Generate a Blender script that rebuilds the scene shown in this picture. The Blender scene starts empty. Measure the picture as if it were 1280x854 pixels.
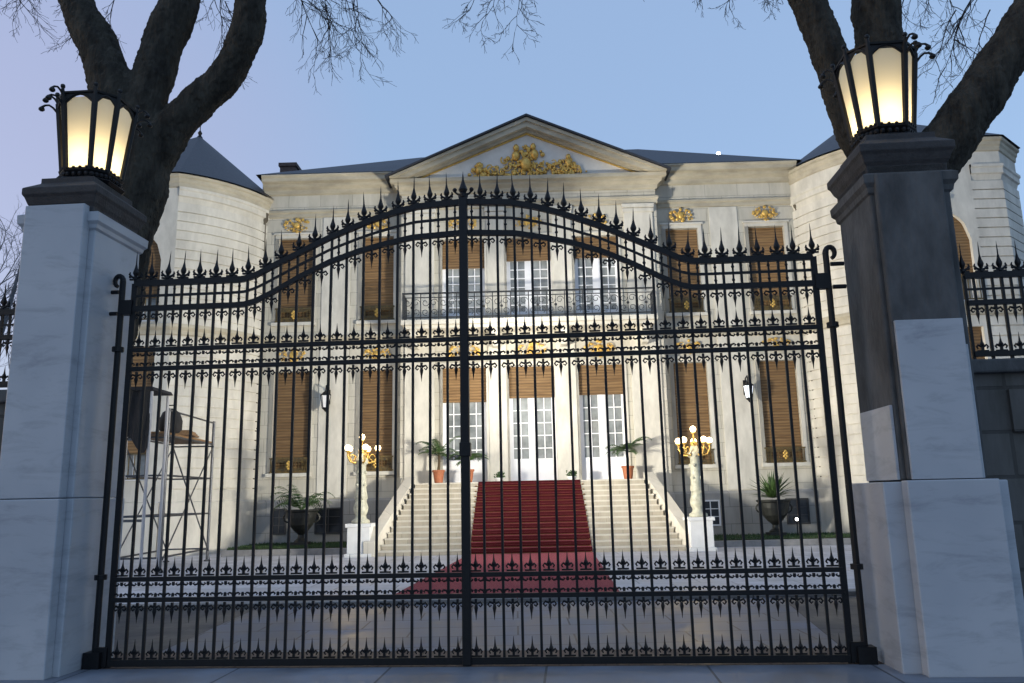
import bpy, math, random
import numpy as np
from mathutils import Matrix, Vector, noise as mnoise
random.seed(11)
scene = bpy.context.scene
COL = scene.collection
PI = math.pi

# ------------------------------------------------------------------ helpers
class MB:
    def __init__(s): s.v = []; s.f = []
    def add(s, vs, fs):
        n = len(s.v); s.v += [tuple(p) for p in vs]; s.f += [tuple(i + n for i in f) for f in fs]
    def box(s, x0, x1, y0, y1, z0, z1):
        s.add([(x0,y0,z0),(x1,y0,z0),(x1,y1,z0),(x0,y1,z0),(x0,y0,z1),(x1,y0,z1),(x1,y1,z1),(x0,y1,z1)],
              [(3,2,1,0),(4,5,6,7),(0,1,5,4),(1,2,6,5),(2,3,7,6),(3,0,4,7)])
    def prism_y(s, poly, y0, y1):            # polygon in (x,z), extruded along y
        n = len(poly)
        s.add([(x,y0,z) for x,z in poly]+[(x,y1,z) for x,z in poly],
              [tuple(range(n)), tuple(range(2*n-1,n-1,-1))]+[(i,i+n,(i+1)%n+n,(i+1)%n) for i in range(n)])
    def prism_z(s, poly, z0, z1):
        n = len(poly)
        s.add([(x,y,z0) for x,y in poly]+[(x,y,z1) for x,y in poly],
              [tuple(range(n-1,-1,-1)), tuple(range(n,2*n))]+[(i,(i+1)%n,(i+1)%n+n,i+n) for i in range(n)])
    def tube(s, pts, rad, n=6, cap=True):
        pts = [Vector(p) for p in pts]
        m = len(pts)
        if not hasattr(rad, '__len__'): rad = [rad]*m
        up = Vector((0.13,0.21,0.97)); base = len(s.v); prev = None
        for i, p in enumerate(pts):
            t = (pts[min(i+1,m-1)] - pts[max(i-1,0)])
            t = t.normalized() if t.length > 1e-9 else Vector((0,0,1))
            if prev is None:
                a = t.cross(Vector((1,0,0)) if abs(t.x) < .8 else Vector((0,1,0))).normalized()
            else:
                a = (prev - t*prev.dot(t))
                a = a.normalized() if a.length > 1e-6 else t.orthogonal().normalized()
            prev = a; b = t.cross(a)
            for k in range(n):
                an = 2*PI*k/n + PI/n
                s.v.append(tuple(p + (a*math.cos(an)+b*math.sin(an))*rad[i]))
        for i in range(m-1):
            for k in range(n):
                q = (k+1) % n
                s.f.append((base+i*n+k, base+i*n+q, base+(i+1)*n+q, base+(i+1)*n+k))
        if cap:
            s.f.append(tuple(base+k for k in range(n-1,-1,-1)))
            s.f.append(tuple(base+(m-1)*n+k for k in range(n)))
    def lathe(s, prof, n=16, c=(0,0,0), ph=0.0):
        base = len(s.v); m = len(prof)
        for r,z in prof:
            for k in range(n):
                a = 2*PI*k/n + ph
                s.v.append((c[0]+r*math.cos(a), c[1]+r*math.sin(a), c[2]+z))
        for i in range(m-1):
            for k in range(n):
                q = (k+1)%n
                s.f.append((base+i*n+k, base+i*n+q, base+(i+1)*n+q, base+(i+1)*n+k))
        s.f.append(tuple(base+k for k in range(n-1,-1,-1)))
        s.f.append(tuple(base+(m-1)*n+k for k in range(n)))
    def ball(s, c, r, n=8, m=6, sc=(1,1,1)):
        prof = [(max(r*math.sin(PI*i/m),1e-4), -r*math.cos(PI*i/m)) for i in range(m+1)]
        b = len(s.v); s.lathe(prof, n)
        for i in range(b, len(s.v)):
            x,y,z = s.v[i]; s.v[i] = (c[0]+x*sc[0], c[1]+y*sc[1], c[2]+z*sc[2])
    def sweep(s, path, prof, closed=False):   # prof: (offset outward, z); outward is right of travel
        m = len(path); nr = []
        for i in range(m):
            def d(a,b):
                v = Vector((path[b][0]-path[a][0], path[b][1]-path[a][1])); return v.normalized() if v.length>1e-9 else Vector((1,0))
            if closed: d0, d1 = d(i-1,i), d(i,(i+1)%m)
            else:
                d0 = d(i-1,i) if i>0 else d(i,i+1); d1 = d(i,i+1) if i<m-1 else d0
            n0, n1 = Vector((d0.y,-d0.x)), Vector((d1.y,-d1.x))
            b = (n0+n1).normalized(); nr.append(b/max(b.dot(n0),.3))
        base = len(s.v); k = len(prof)
        for i in range(m):
            for o,z in prof: s.v.append((path[i][0]+nr[i].x*o, path[i][1]+nr[i].y*o, z))
        for i in range(m if closed else m-1):
            j = (i+1)%m
            for q in range(k-1):
                s.f.append((base+i*k+q, base+j*k+q, base+j*k+q+1, base+i*k+q+1))
        if closed:
            s.f.append(tuple(base+i*k for i in range(m-1,-1,-1))); s.f.append(tuple(base+i*k+k-1 for i in range(m)))
    def wall(s, x0, x1, z0, z1, y, ops, depth=.25):
        # front wall panel facing -y with openings (ox0,ox1,oz0,oz1,arch_rise)
        xs = sorted({x0,x1,*[o[0] for o in ops],*[o[1] for o in ops]})
        zs = sorted({z0,z1,*[o[2] for o in ops],*[o[3] for o in ops]})
        for i in range(len(xs)-1):
            for j in range(len(zs)-1):
                cx, cz = (xs[i]+xs[i+1])/2, (zs[j]+zs[j+1])/2
                if any(o[0]<cx<o[1] and o[2]<cz<o[3] for o in ops): continue
                s.add([(xs[i],y,zs[j]),(xs[i+1],y,zs[j]),(xs[i+1],y,zs[j+1]),(xs[i],y,zs[j+1])],[(0,1,2,3)])
        for o in ops:
            a,b,c,d = o[:4]; rise = o[4] if len(o)>4 else 0
            N = 14 if rise else 1
            top = []
            for k in range(N+1):
                t = k/N; x = a+(b-a)*t
                top.append((x, d-rise+rise*math.sqrt(max(0,1-(2*t-1)**2)) if rise else d))
            if rise:
                for k in range(N):
                    (xa,za),(xb,zb) = top[k],top[k+1]
                    s.add([(xa,y,za),(xb,y,zb),(xb,y,d),(xa,y,d)],[(0,1,2,3)])
            loop = [(a,c)]+top+[(b,c)]
            for k in range(len(loop)):
                (xa,za),(xb,zb) = loop[k],loop[(k+1)%len(loop)]
                if abs(xa-xb)+abs(za-zb)<1e-6: continue
                s.add([(xa,y,za),(xb,y,zb),(xb,y+depth,zb),(xa,y+depth,za)],[(0,1,2,3)])
    def mesh(s, name, mat, smooth=False):
        me = bpy.data.meshes.new(name); me.from_pydata(s.v, [], s.f)
        me.validate(); me.update()
        if mat: me.materials.append(mat)
        if smooth:
            me.polygons.foreach_set('use_smooth', [True]*len(me.polygons))
        return me
    def build(s, name, mat, parent=None, loc=(0,0,0), smooth=False, bevel=0, fix=True):
        me = s.mesh(name, mat, smooth)
        if fix:
            import bmesh
            bm = bmesh.new(); bm.from_mesh(me)
            bmesh.ops.recalc_face_normals(bm, faces=bm.faces); bm.to_mesh(me); bm.free()
        return link(name, me, parent, loc, bevel)

def link(name, me, parent=None, loc=(0,0,0), bevel=0):
    o = bpy.data.objects.new(name, me); COL.objects.link(o)
    o.location = loc
    if parent: o.parent = parent
    if bevel:
        b = o.modifiers.new('edge', 'BEVEL'); b.width = bevel; b.segments = 2; b.limit_method = 'ANGLE'
    return o
def thing(name, label, cat, loc=(0,0,0), rz=0.0, group=None):
    o = bpy.data.objects.new(name, None); COL.objects.link(o)
    o.empty_display_size = .2
    o.location = loc; o.rotation_euler = (0,0,rz); tag(o, label, cat, group); return o
def tag(o, label=None, cat=None, group=None, kind=None):
    if label: o['label'] = label
    if cat: o['category'] = cat
    if group: o['group'] = group
    if kind: o['kind'] = kind
    return o

# ------------------------------------------------------------------ materials
def mat(name, col, rough=.6, metal=0.0, var=.0, scale=4.0, bump=0.0, bscale=40., spec=.5, stretch=(1,1,1), col2=None, detail=5):
    m = bpy.data.materials.new(name); m.use_nodes = True
    nt = m.node_tree; P = nt.nodes['Principled BSDF']
    P.inputs['Base Color'].default_value = (*col,1); P.inputs['Roughness'].default_value = rough
    P.inputs['Metallic'].default_value = metal; P.inputs['Specular IOR Level'].default_value = spec
    tc = nt.nodes.new('ShaderNodeTexCoord'); mp = nt.nodes.new('ShaderNodeMapping'); mp.inputs['Scale'].default_value = stretch
    nt.links.new(tc.outputs['Object'], mp.inputs['Vector'])
    if var or col2:
        n = nt.nodes.new('ShaderNodeTexNoise'); n.inputs['Scale'].default_value = scale; n.inputs['Detail'].default_value = detail
        n.inputs['Roughness'].default_value = .62
        nt.links.new(mp.outputs[0], n.inputs['Vector'])
        r = nt.nodes.new('ShaderNodeValToRGB')
        c2 = col2 or tuple(c*(1-var) for c in col); c1 = col if col2 else tuple(min(1,c*(1+var*.6)) for c in col)
        r.color_ramp.elements[0].position = .32; r.color_ramp.elements[1].position = .68
        r.color_ramp.elements[0].color = (*c2,1); r.color_ramp.elements[1].color = (*c1,1)
        nt.links.new(n.outputs['Fac'], r.inputs[0]); nt.links.new(r.outputs[0], P.inputs['Base Color'])
    if bump:
        n2 = nt.nodes.new('ShaderNodeTexNoise'); n2.inputs['Scale'].default_value = bscale; n2.inputs['Detail'].default_value = 6
        nt.links.new(mp.outputs[0], n2.inputs['Vector'])
        b = nt.nodes.new('ShaderNodeBump'); b.inputs['Strength'].default_value = bump; b.inputs['Distance'].default_value = .06 if name=='bark' else .02
        nt.links.new(n2.outputs['Fac'], b.inputs['Height']); nt.links.new(b.outputs[0], P.inputs['Normal'])
    return m

def ashlar(name, col, bw=1.15, rh=.46, mort=.01, stain=.22):
    m = bpy.data.materials.new(name); m.use_nodes = True
    nt = m.node_tree; P = nt.nodes['Principled BSDF']; L = nt.links.new
    P.inputs['Roughness'].default_value = .85; P.inputs['Specular IOR Level'].default_value = .25
    tc = nt.nodes.new('ShaderNodeTexCoord'); sp = nt.nodes.new('ShaderNodeSeparateXYZ'); cb = nt.nodes.new('ShaderNodeCombineXYZ')
    L(tc.outputs['Object'], sp.inputs[0])
    ad = nt.nodes.new('ShaderNodeMath'); ad.operation = 'ADD'; L(sp.outputs[0], ad.inputs[0]); L(sp.outputs[1], ad.inputs[1])
    L(ad.outputs[0], cb.inputs[0]); L(sp.outputs[2], cb.inputs[1])
    br = nt.nodes.new('ShaderNodeTexBrick'); L(cb.outputs[0], br.inputs['Vector'])
    br.inputs['Scale'].default_value = 1; br.inputs['Brick Width'].default_value = bw; br.inputs['Row Height'].default_value = rh
    br.inputs['Mortar Size'].default_value = mort; br.inputs['Mortar Smooth'].default_value = .3; br.inputs['Bias'].default_value = 0
    br.inputs['Color1'].default_value = (*col,1); br.inputs['Color2'].default_value = (*[c*.88 for c in col],1)
    br.inputs['Mortar'].default_value = (*[c*.62 for c in col],1)
    mp = nt.nodes.new('ShaderNodeMapping'); mp.inputs['Scale'].default_value = (1.3,1.3,.28); L(tc.outputs['Object'], mp.inputs[0])
    n = nt.nodes.new('ShaderNodeTexNoise'); n.inputs['Scale'].default_value = 1.6; n.inputs['Detail'].default_value = 8; n.inputs['Roughness'].default_value = .68
    L(mp.outputs[0], n.inputs[0])
    r = nt.nodes.new('ShaderNodeValToRGB'); r.color_ramp.elements[0].position = .3; r.color_ramp.elements[1].position = .62
    r.color_ramp.elements[0].color = (1-stain,1-stain,1-stain*1.1,1); r.color_ramp.elements[1].color = (1,1,1,1)
    L(n.outputs[0], r.inputs[0])
    mx = nt.nodes.new('ShaderNodeMix'); mx.data_type = 'RGBA'; mx.blend_type = 'MULTIPLY'; mx.inputs[0].default_value = 1
    L(br.outputs['Color'], mx.inputs[6]); L(r.outputs[0], mx.inputs[7]); L(mx.outputs[2], P.inputs['Base Color'])
    n2 = nt.nodes.new('ShaderNodeTexNoise'); n2.inputs['Scale'].default_value = 18; n2.inputs['Detail'].default_value = 5; L(tc.outputs['Object'], n2.inputs[0])
    h = nt.nodes.new('ShaderNodeMath'); h.operation = 'MULTIPLY_ADD'; h.inputs[1].default_value = .25
    iv = nt.nodes.new('ShaderNodeMath'); iv.operation = 'SUBTRACT'; iv.inputs[0].default_value = 1; L(br.outputs['Fac'], iv.inputs[1])
    L(n2.outputs[0], h.inputs[0]); L(iv.outputs[0], h.inputs[2])
    b = nt.nodes.new('ShaderNodeBump'); b.inputs['Strength'].default_value = .5; b.inputs['Distance'].default_value = .012
    L(h.outputs[0], b.inputs['Height']); L(b.outputs[0], P.inputs['Normal'])
    return m

def marble(name, col, vein):
    m = bpy.data.materials.new(name); m.use_nodes = True
    nt = m.node_tree; P = nt.nodes['Principled BSDF']; L = nt.links.new
    P.inputs['Roughness'].default_value = .42; P.inputs['Specular IOR Level'].default_value = .4
    tc = nt.nodes.new('ShaderNodeTexCoord'); mp = nt.nodes.new('ShaderNodeMapping'); mp.inputs['Scale'].default_value = (.6,.6,2.3); mp.inputs['Rotation'].default_value = (math.radians(4),math.radians(14),0)
    L(tc.outputs['Object'], mp.inputs[0])
    n = nt.nodes.new('ShaderNodeTexNoise'); n.inputs['Scale'].default_value = 2.2; n.inputs['Detail'].default_value = 9; n.inputs['Roughness'].default_value = .72; n.inputs['Distortion'].default_value = .55
    L(mp.outputs[0], n.inputs[0])
    r = nt.nodes.new('ShaderNodeValToRGB'); e = r.color_ramp.elements
    e[0].position = .34; e[0].color = (*vein,1); e[1].position = .50; e[1].color = (*col,1)
    L(n.outputs[0], r.inputs[0])
    n3 = nt.nodes.new('ShaderNodeTexNoise'); n3.inputs['Scale'].default_value = .9; n3.inputs['Detail'].default_value = 3; L(tc.outputs['Object'], n3.inputs[0])
    r3 = nt.nodes.new('ShaderNodeValToRGB'); r3.color_ramp.elements[0].position=.35; r3.color_ramp.elements[0].color=(.82,.84,.86,1); r3.color_ramp.elements[1].position=.65; r3.color_ramp.elements[1].color=(1,1,.99,1)
    L(n3.outputs[0], r3.inputs[0])
    mx = nt.nodes.new('ShaderNodeMix'); mx.data_type='RGBA'; mx.blend_type='MULTIPLY'; mx.inputs[0].default_value=1
    L(r.outputs[0], mx.inputs[6]); L(r3.outputs[0], mx.inputs[7]); L(mx.outputs[2], P.inputs['Base Color'])
    return m

def emis(name, col, strength):
    m = bpy.data.materials.new(name); m.use_nodes = True
    P = m.node_tree.nodes['Principled BSDF']; P.inputs['Base Color'].default_value = (*col,1)
    P.inputs['Emission Color'].default_value = (*col,1); P.inputs['Emission Strength'].default_value = strength
    return m

def paving(name, col, bw, rh, rough, stain=.3, mortc=.6, swap=False, spec=.4):
    m = bpy.data.materials.new(name); m.use_nodes = True
    nt = m.node_tree; P = nt.nodes['Principled BSDF']; L = nt.links.new
    P.inputs['Specular IOR Level'].default_value = spec
    tc = nt.nodes.new('ShaderNodeTexCoord'); mp = nt.nodes.new('ShaderNodeMapping'); mp.inputs['Rotation'].default_value=(0,0,PI/2 if swap else 0)
    L(tc.outputs['Object'], mp.inputs[0])
    br = nt.nodes.new('ShaderNodeTexBrick'); L(mp.outputs[0], br.inputs[0]); br.inputs['Scale'].default_value=1
    br.inputs['Brick Width'].default_value=bw; br.inputs['Row Height'].default_value=rh; br.inputs['Mortar Size'].default_value=.012
    br.inputs['Color1'].default_value=(*col,1); br.inputs['Color2'].default_value=(*[c*.82 for c in col],1); br.inputs['Mortar'].default_value=(*[c*mortc for c in col],1)
    n = nt.nodes.new('ShaderNodeTexNoise'); n.inputs['Scale'].default_value=1.1; n.inputs['Detail'].default_value=8; n.inputs['Roughness'].default_value=.65; n.inputs['Distortion'].default_value=.6; L(tc.outputs['Object'], n.inputs[0])
    r = nt.nodes.new('ShaderNodeValToRGB'); r.color_ramp.elements[0].position=.35; r.color_ramp.elements[0].color=(1-stain,)*3+(1,); r.color_ramp.elements[1].position=.65
    L(n.outputs[0], r.inputs[0])
    mx = nt.nodes.new('ShaderNodeMix'); mx.data_type='RGBA'; mx.blend_type='MULTIPLY'; mx.inputs[0].default_value=1
    L(br.outputs['Color'], mx.inputs[6]); L(r.outputs[0], mx.inputs[7]); L(mx.outputs[2], P.inputs['Base Color'])
    rr = nt.nodes.new('ShaderNodeMapRange'); rr.inputs['From Min'].default_value=.3; rr.inputs['From Max'].default_value=.7
    rr.inputs['To Min'].default_value=rough*.7; rr.inputs['To Max'].default_value=min(1,rough*1.3); L(n.outputs[0], rr.inputs[0]); L(rr.outputs[0], P.inputs['Roughness'])
    b = nt.nodes.new('ShaderNodeBump'); b.inputs['Strength'].default_value=.35; b.inputs['Distance'].default_value=.01
    iv = nt.nodes.new('ShaderNodeMath'); iv.operation='SUBTRACT'; iv.inputs[0].default_value=1; L(br.outputs['Fac'], iv.inputs[1]); L(iv.outputs[0], b.inputs['Height']); L(b.outputs[0], P.inputs['Normal'])
    return m

def woven(name, c1, c2, sc=1.0):
    m = bpy.data.materials.new(name); m.use_nodes = True
    nt = m.node_tree; P = nt.nodes['Principled BSDF']; L = nt.links.new
    P.inputs['Roughness'].default_value=.75
    tc = nt.nodes.new('ShaderNodeTexCoord')
    w = nt.nodes.new('ShaderNodeTexWave'); w.bands_direction='Z'; w.inputs['Scale'].default_value=3.2*sc; w.inputs['Distortion'].default_value=.6; w.inputs['Detail'].default_value=2
    L(tc.outputs['Object'], w.inputs[0])
    mp = nt.nodes.new('ShaderNodeMapping'); mp.inputs['Scale'].default_value=(.5,.5,6); L(tc.outputs['Object'], mp.inputs[0])
    n = nt.nodes.new('ShaderNodeTexNoise'); n.inputs['Scale'].default_value=2.5; n.inputs['Detail'].default_value=5; L(mp.outputs[0], n.inputs[0])
    r = nt.nodes.new('ShaderNodeValToRGB'); r.color_ramp.elements[0].position=.3; r.color_ramp.elements[0].color=(*c2,1); r.color_ramp.elements[1].position=.7; r.color_ramp.elements[1].color=(*c1,1)
    L(n.outputs[0], r.inputs[0])
    mx = nt.nodes.new('ShaderNodeMix'); mx.data_type='RGBA'; mx.blend_type='MULTIPLY'; mx.inputs[0].default_value=.35
    oi=nt.nodes.new('ShaderNodeObjectInfo'); mr=nt.nodes.new('ShaderNodeMapRange'); mr.inputs['To Min'].default_value=.62; mr.inputs['To Max'].default_value=1.15; L(oi.outputs['Random'],mr.inputs[0])
    m2=nt.nodes.new('ShaderNodeMix'); m2.data_type='RGBA'; m2.blend_type='MULTIPLY'; m2.inputs[0].default_value=1
    L(r.outputs[0], mx.inputs[6]); L(w.outputs[0], mx.inputs[7]); L(mx.outputs[2], m2.inputs[6]); L(mr.outputs[0],m2.inputs[7]); L(m2.outputs[2], P.inputs['Base Color'])
    b = nt.nodes.new('ShaderNodeBump'); b.inputs['Strength'].default_value=.6; b.inputs['Distance'].default_value=.015; L(w.outputs['Fac'], b.inputs['Height']); L(b.outputs[0], P.inputs['Normal'])
    return m

STONE = (.57,.54,.465)
M = dict(
 wall=ashlar('limestone_ashlar', STONE, stain=.26), smooth=mat('limestone_dressed', (.58,.555,.49), .85, var=.2, scale=2.2, bump=.15, bscale=14, spec=.25, stretch=(1,1,.4)),
 trim=mat('limestone_cornice', (.44,.40,.31), .85, var=.25, scale=1.8, bump=.2, bscale=12, spec=.25, stretch=(.6,1,1.6)),
 plinth=ashlar('plinth_stone', (.36,.35,.33), 1.4, .55, .012),
 tympanum=mat('tympanum_plaster', (.66,.64,.60), .8, var=.08),
 slate=mat('roof_slate', (.030,.034,.045), .55, var=.3, scale=9, bump=.4, bscale=22),
 brick=mat('chimney_brick', (.09,.065,.06), .85, var=.3, scale=9, bump=.3),
 gold=mat('gilding', (.80,.54,.15), .42, .55, col2=(.52,.31,.075), scale=11, bump=.5, bscale=26),
 white=mat('white_paint', (.78,.78,.80), .45, var=.05),
 glass=mat('window_glass', (.26,.275,.275), .08, 0, var=.5, scale=1.3, spec=.8),
 darkglass=mat('dark_glass', (.02,.023,.027), .12, 0, spec=.6),
 blind=woven('woven_blind', (.32,.19,.08), (.19,.105,.042)),
 iron=mat('black_iron', (.006,.0065,.008), .5, .0, var=.3, scale=25, bump=.12, bscale=90, spec=.3),
 rail=mat('window_ironwork', (.05,.045,.03), .5, .3, col2=(.18,.12,.035), scale=9),
 railgrey=mat('balcony_iron', (.035,.037,.04), .5, .3, var=.3, scale=9),
 marble=marble('white_marble', (.44,.465,.50), (.33,.35,.385)),
 core=mat('dark_weathered_stone', (.085,.088,.09), .8, var=.45, scale=3.5, bump=.5, bscale=26, spec=.3, stretch=(1,1,.45)),
 capst=mat('dark_cap_stone', (.035,.035,.037), .75, var=.4, scale=6, bump=.4, bscale=40),
 rubble=ashlar('grey_boundary_stone', (.15,.145,.14), .95, .42, .02, .5),
 bark=mat('bark', (.07,.065,.053), .95, col2=(.02,.019,.017), scale=5, bump=1.0, bscale=24, spec=.15, stretch=(1,1,.25)),
 twig=mat('twig_bark', (.045,.04,.038), .9, var=.2, scale=9, spec=.1),
 farbark=mat('frosted_twigs', (.16,.17,.19), .9, var=.2, scale=5, spec=.1),
 ground=mat('dark_asphalt', (.055,.055,.058), .8, var=.25, scale=3, bump=.3, bscale=60),
 drive=paving('granite_driveway', (.155,.185,.25), 1.3, .65, .5, .62, .25, spec=.4),
 side=paving('dark_side_paving', (.085,.085,.09), .5, .25, .6, .35),
 court=paving('pale_court_paving', (.62,.61,.64), 1.1, .55, .6, .32, .45),
 street=paving('street_flags', (.25,.28,.335), 1.5, .8, .45, .5, .3),
 brickband=paving('brown_brick_band', (.17,.11,.08), .22, .11, .7, .4, swap=True),
 kerb=mat('kerb_stone', (.24,.235,.23), .8, var=.25, scale=4, bump=.3),
 grass=mat('grass_blades', (.035,.075,.022), .8, var=.35, scale=6),
 soil=mat('lawn_soil', (.03,.045,.018), .95, var=.3, scale=8),
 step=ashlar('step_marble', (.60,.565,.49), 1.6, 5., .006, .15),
 riser=ashlar('riser_stone_painted_shade', (.47,.43,.36), 1.6, 5., .006, .3),  # tan stone darkened below the tread colour to paint in nosing shadow
 carpet=mat('red_carpet', (.05,.004,.0065), .95, var=.3, scale=10, bump=.4, bscale=160, spec=.1),
 brass=mat('brass', (.30,.17,.07), .45, .8),
 terra=mat('terracotta', (.34,.115,.05), .75, var=.25, scale=10),
 palm=mat('palm_leaf', (.05,.10,.028), .5, var=.4, scale=5),
 palmstem=mat('palm_stem', (.09,.065,.035), .9, var=.3, scale=14),
 urn=mat('dark_bronze', (.028,.03,.028), .5, .4, var=.3, scale=8),
 ivory=mat('ivory_column', (.44,.43,.33), .5, var=.3, scale=9, bump=.4, bscale=18),
 pedestal=mat('pedestal_stone', (.66,.66,.65), .7, var=.08, scale=4),
 steel=mat('galvanised_tube', (.10,.105,.115), .45, .6, var=.25, scale=12),
 whitetube=mat('white_tube', (.38,.38,.40), .5, var=.1),
 plank=mat('scaffold_board', (.20,.12,.06), .85, var=.35, scale=5, stretch=(4,.5,4)),
 black=mat('black_cloth', (.012,.012,.014), .85, var=.3, scale=5, bump=.4, bscale=12),
 drain=mat('drainpipe_paint', (.10,.085,.06), .6, var=.3),
 globe=emis('lit_globe', (1.0,.78,.46), 6.5),
 flood=emis('lit_floodlamp', (1.0,.98,.93), 25.0),
 wlamp=emis('lit_wall_lamp', (.9,.95,1.0), 1.2),
)
def lantern_glass():
    m = bpy.data.materials.new('opal_glass'); m.use_nodes = True; nt = m.node_tree
    nt.nodes.remove(nt.nodes['Principled BSDF']); out = nt.nodes['Material Output']
    t = nt.nodes.new('ShaderNodeBsdfTranslucent'); t.inputs[0].default_value=(.95,.84,.60,1)
    d = nt.nodes.new('ShaderNodeBsdfDiffuse'); d.inputs[0].default_value=(.70,.66,.55,1)
    mx = nt.nodes.new('ShaderNodeMixShader'); mx.inputs[0].default_value=.35
    nt.links.new(t.outputs[0], mx.inputs[1]); nt.links.new(d.outputs[0], mx.inputs[2]); nt.links.new(mx.outputs[0], out.inputs[0])
    return m
M['opal'] = lantern_glass()
_p=M['carpet'].node_tree.nodes['Principled BSDF']; _p.inputs['Sheen Weight'].default_value=.46; _p.inputs['Sheen Tint'].default_value=(1,.30,.36,1); _p.inputs['Sheen Roughness'].default_value=.5

# ------------------------------------------------------------------ the ground
def sheet(name, x0,x1,y0,y1,z,m):
    b = MB(); b.add([(x0,y0,z),(x1,y0,z),(x1,y1,z),(x0,y1,z)],[(0,1,2,3)])
    return tag(b.build(name, m), kind='structure')
sheet('ground', -400,400,-60,600,0.0,M['ground'])
GO = Vector((-4.22,8.35,0)); GY = math.radians(-3.95)
gu = Vector((math.cos(GY),math.sin(GY),0)); gn = Vector((-math.sin(GY),math.cos(GY),0))
def G(s,t,z=0): return GO+gu*s+gn*t+Vector((0,0,z))
def gsheet(name, s0,s1,t0,t1,z,m):
    b = MB(); b.add([(s0,t0,0),(s1,t0,0),(s1,t1,0),(s0,t1,0)],[(0,1,2,3)])
    o = tag(b.build(name, m), kind='structure'); o.location = GO+Vector((0,0,z)); o.rotation_euler=(0,0,GY); return o
gsheet('street_pavement', -14,22,-9,-.05,.006,M['street'])
gsheet('brick_band', -.2,7.7,-.04,.75,.006,M['brickband'])
def gquad(name, pts, z, m):
    b = MB(); b.add([(p[0],p[1],z) for p in pts],[tuple(range(len(pts)))]); return tag(b.build(name,m),kind='structure')
pL, pR = G(.25,.76), G(7.5,.76)
gquad('driveway', [(pL.x,pL.y),(pR.x,pR.y),(4.0,12.62),(-3.95,12.62)], .006, M['drive'])
a0, a1 = G(-14,.76), G(.24,.76)
gquad('side_paving', [(a0.x,a0.y),(a1.x,a1.y),(-3.96,12.62),(-22,12.62)], .006, M['side'])
a0, a1 = G(7.51,.76), G(20,.76)
gquad('side_paving', [(a0.x,a0.y),(a1.x,a1.y),(22,12.62),(4.01,12.62)], .006, M['side'])
sheet('forecourt_paving', -30,30,12.95,27.0,.008,M['court'])
b = MB()
for i in range(-24,24): b.box(i*1.2+.006,i*1.2+1.194,12.64,12.94,0,.07)
tag(b.build('courtyard_kerb', M['kerb'], bevel=.012), kind='structure')

# ------------------------------------------------------------------ the palace
PAL = thing('palace', 'cream stone palace with gilded pediment, brown window blinds and two rounded end pavilions', 'palace', (.68,27,0), math.radians(-1.0))
def P_(mb, name, m, **k): return mb.build(name, M[m], PAL, **k)
def wxy(x,y,z=0):                                   # palace local -> world
    a = math.radians(-1.0); return Vector((.68+x*math.cos(a)-y*math.sin(a), 27+x*math.sin(a)+y*math.cos(a), z))
FW = [(-8.3,1.22),(-5.37,1.12),(5.40,1.14),(8.37,1.26)]
CW = [(-2.30,1.48),(-.04,1.54),(2.30,1.54)]
CY = -.6
ops = [(x-w/2,x+w/2,2.5,5.98) for x,w in FW]+[(x-w/2,x+w/2,7.7,10.78) for x,w in FW]
cops = [(x-w/2,x+w/2,2.07,5.9) for x,w in CW]+[(x-w/2,x+w/2,7.62,10.4) for x,w in CW]
b = MB()
b.wall(-9.6,-4.45,1.62,13.0,0,[o for o in ops if o[0]<0]); b.wall(4.45,9.6,1.62,13.0,0,[o for o in ops if o[0]>0])
b.wall(-4.45,4.45,1.62,12.7,CY,cops)
for s in (-1,1): b.box(min(s*4.45,s*4.44),max(s*4.45,s*4.44),CY+.002,.3,1.62,12.7)
b.box(-9.55,9.55,.9,8,0,12.9)
P_(b,'wall','wall')
# plinth
b = MB()
b.sweep([(-9.6,0),(-4.5,0)],[(.10,0),(.10,1.55),(.04,1.62),(0,1.63)]); b.sweep([(4.5,0),(9.6,0)],[(.10,0),(.10,1.55),(.04,1.62),(0,1.63)])
b.sweep([(-4.45,.3),(-4.45,CY),(4.45,CY),(4.45,.3)],[(.06,0),(.06,1.55),(.02,1.62),(0,1.63)])
P_(b,'plinth','plinth')
# string course, cornice, frieze mouldings
b = MB()
for x0,x1 in ((-9.5,-4.6),(4.6,9.5)):
    b.sweep([(x0,0),(x1,0)],[(0,6.85),(.06,6.88),(.06,7.0),(.14,7.1),(.14,7.2),(0,7.24)])
    b.sweep([(x0,0),(x1,0)],[(0,11.55),(.05,11.58),(.05,11.7),(.10,11.74),(.10,11.82),(0,11.84)])
    b.sweep([(x0,0),(x1,0)],[(0,12.4),(.08,12.44),(.10,12.58),(.24,12.66),(.26,12.76),(.42,12.80),(.44,12.92),(.5,12.98),(.5,13.02),(0,13.05)])
b.sweep([(-4.45,.3),(-4.45,CY),(4.45,CY),(4.45,.3)],[(0,11.5),(.05,11.53),(.05,11.66),(.09,11.7),(.09,11.78),(0,11.8)])
b.sweep([(-4.45,0),(-4.45,CY),(4.45,CY),(4.45,0)],[(0,12.05),(.06,12.08),(.08,12.2),(.22,12.3),(.22,12.38),(.36,12.42),(.36,12.55),(.0,12.56)])
P_(b,'cornice','trim')
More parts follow.
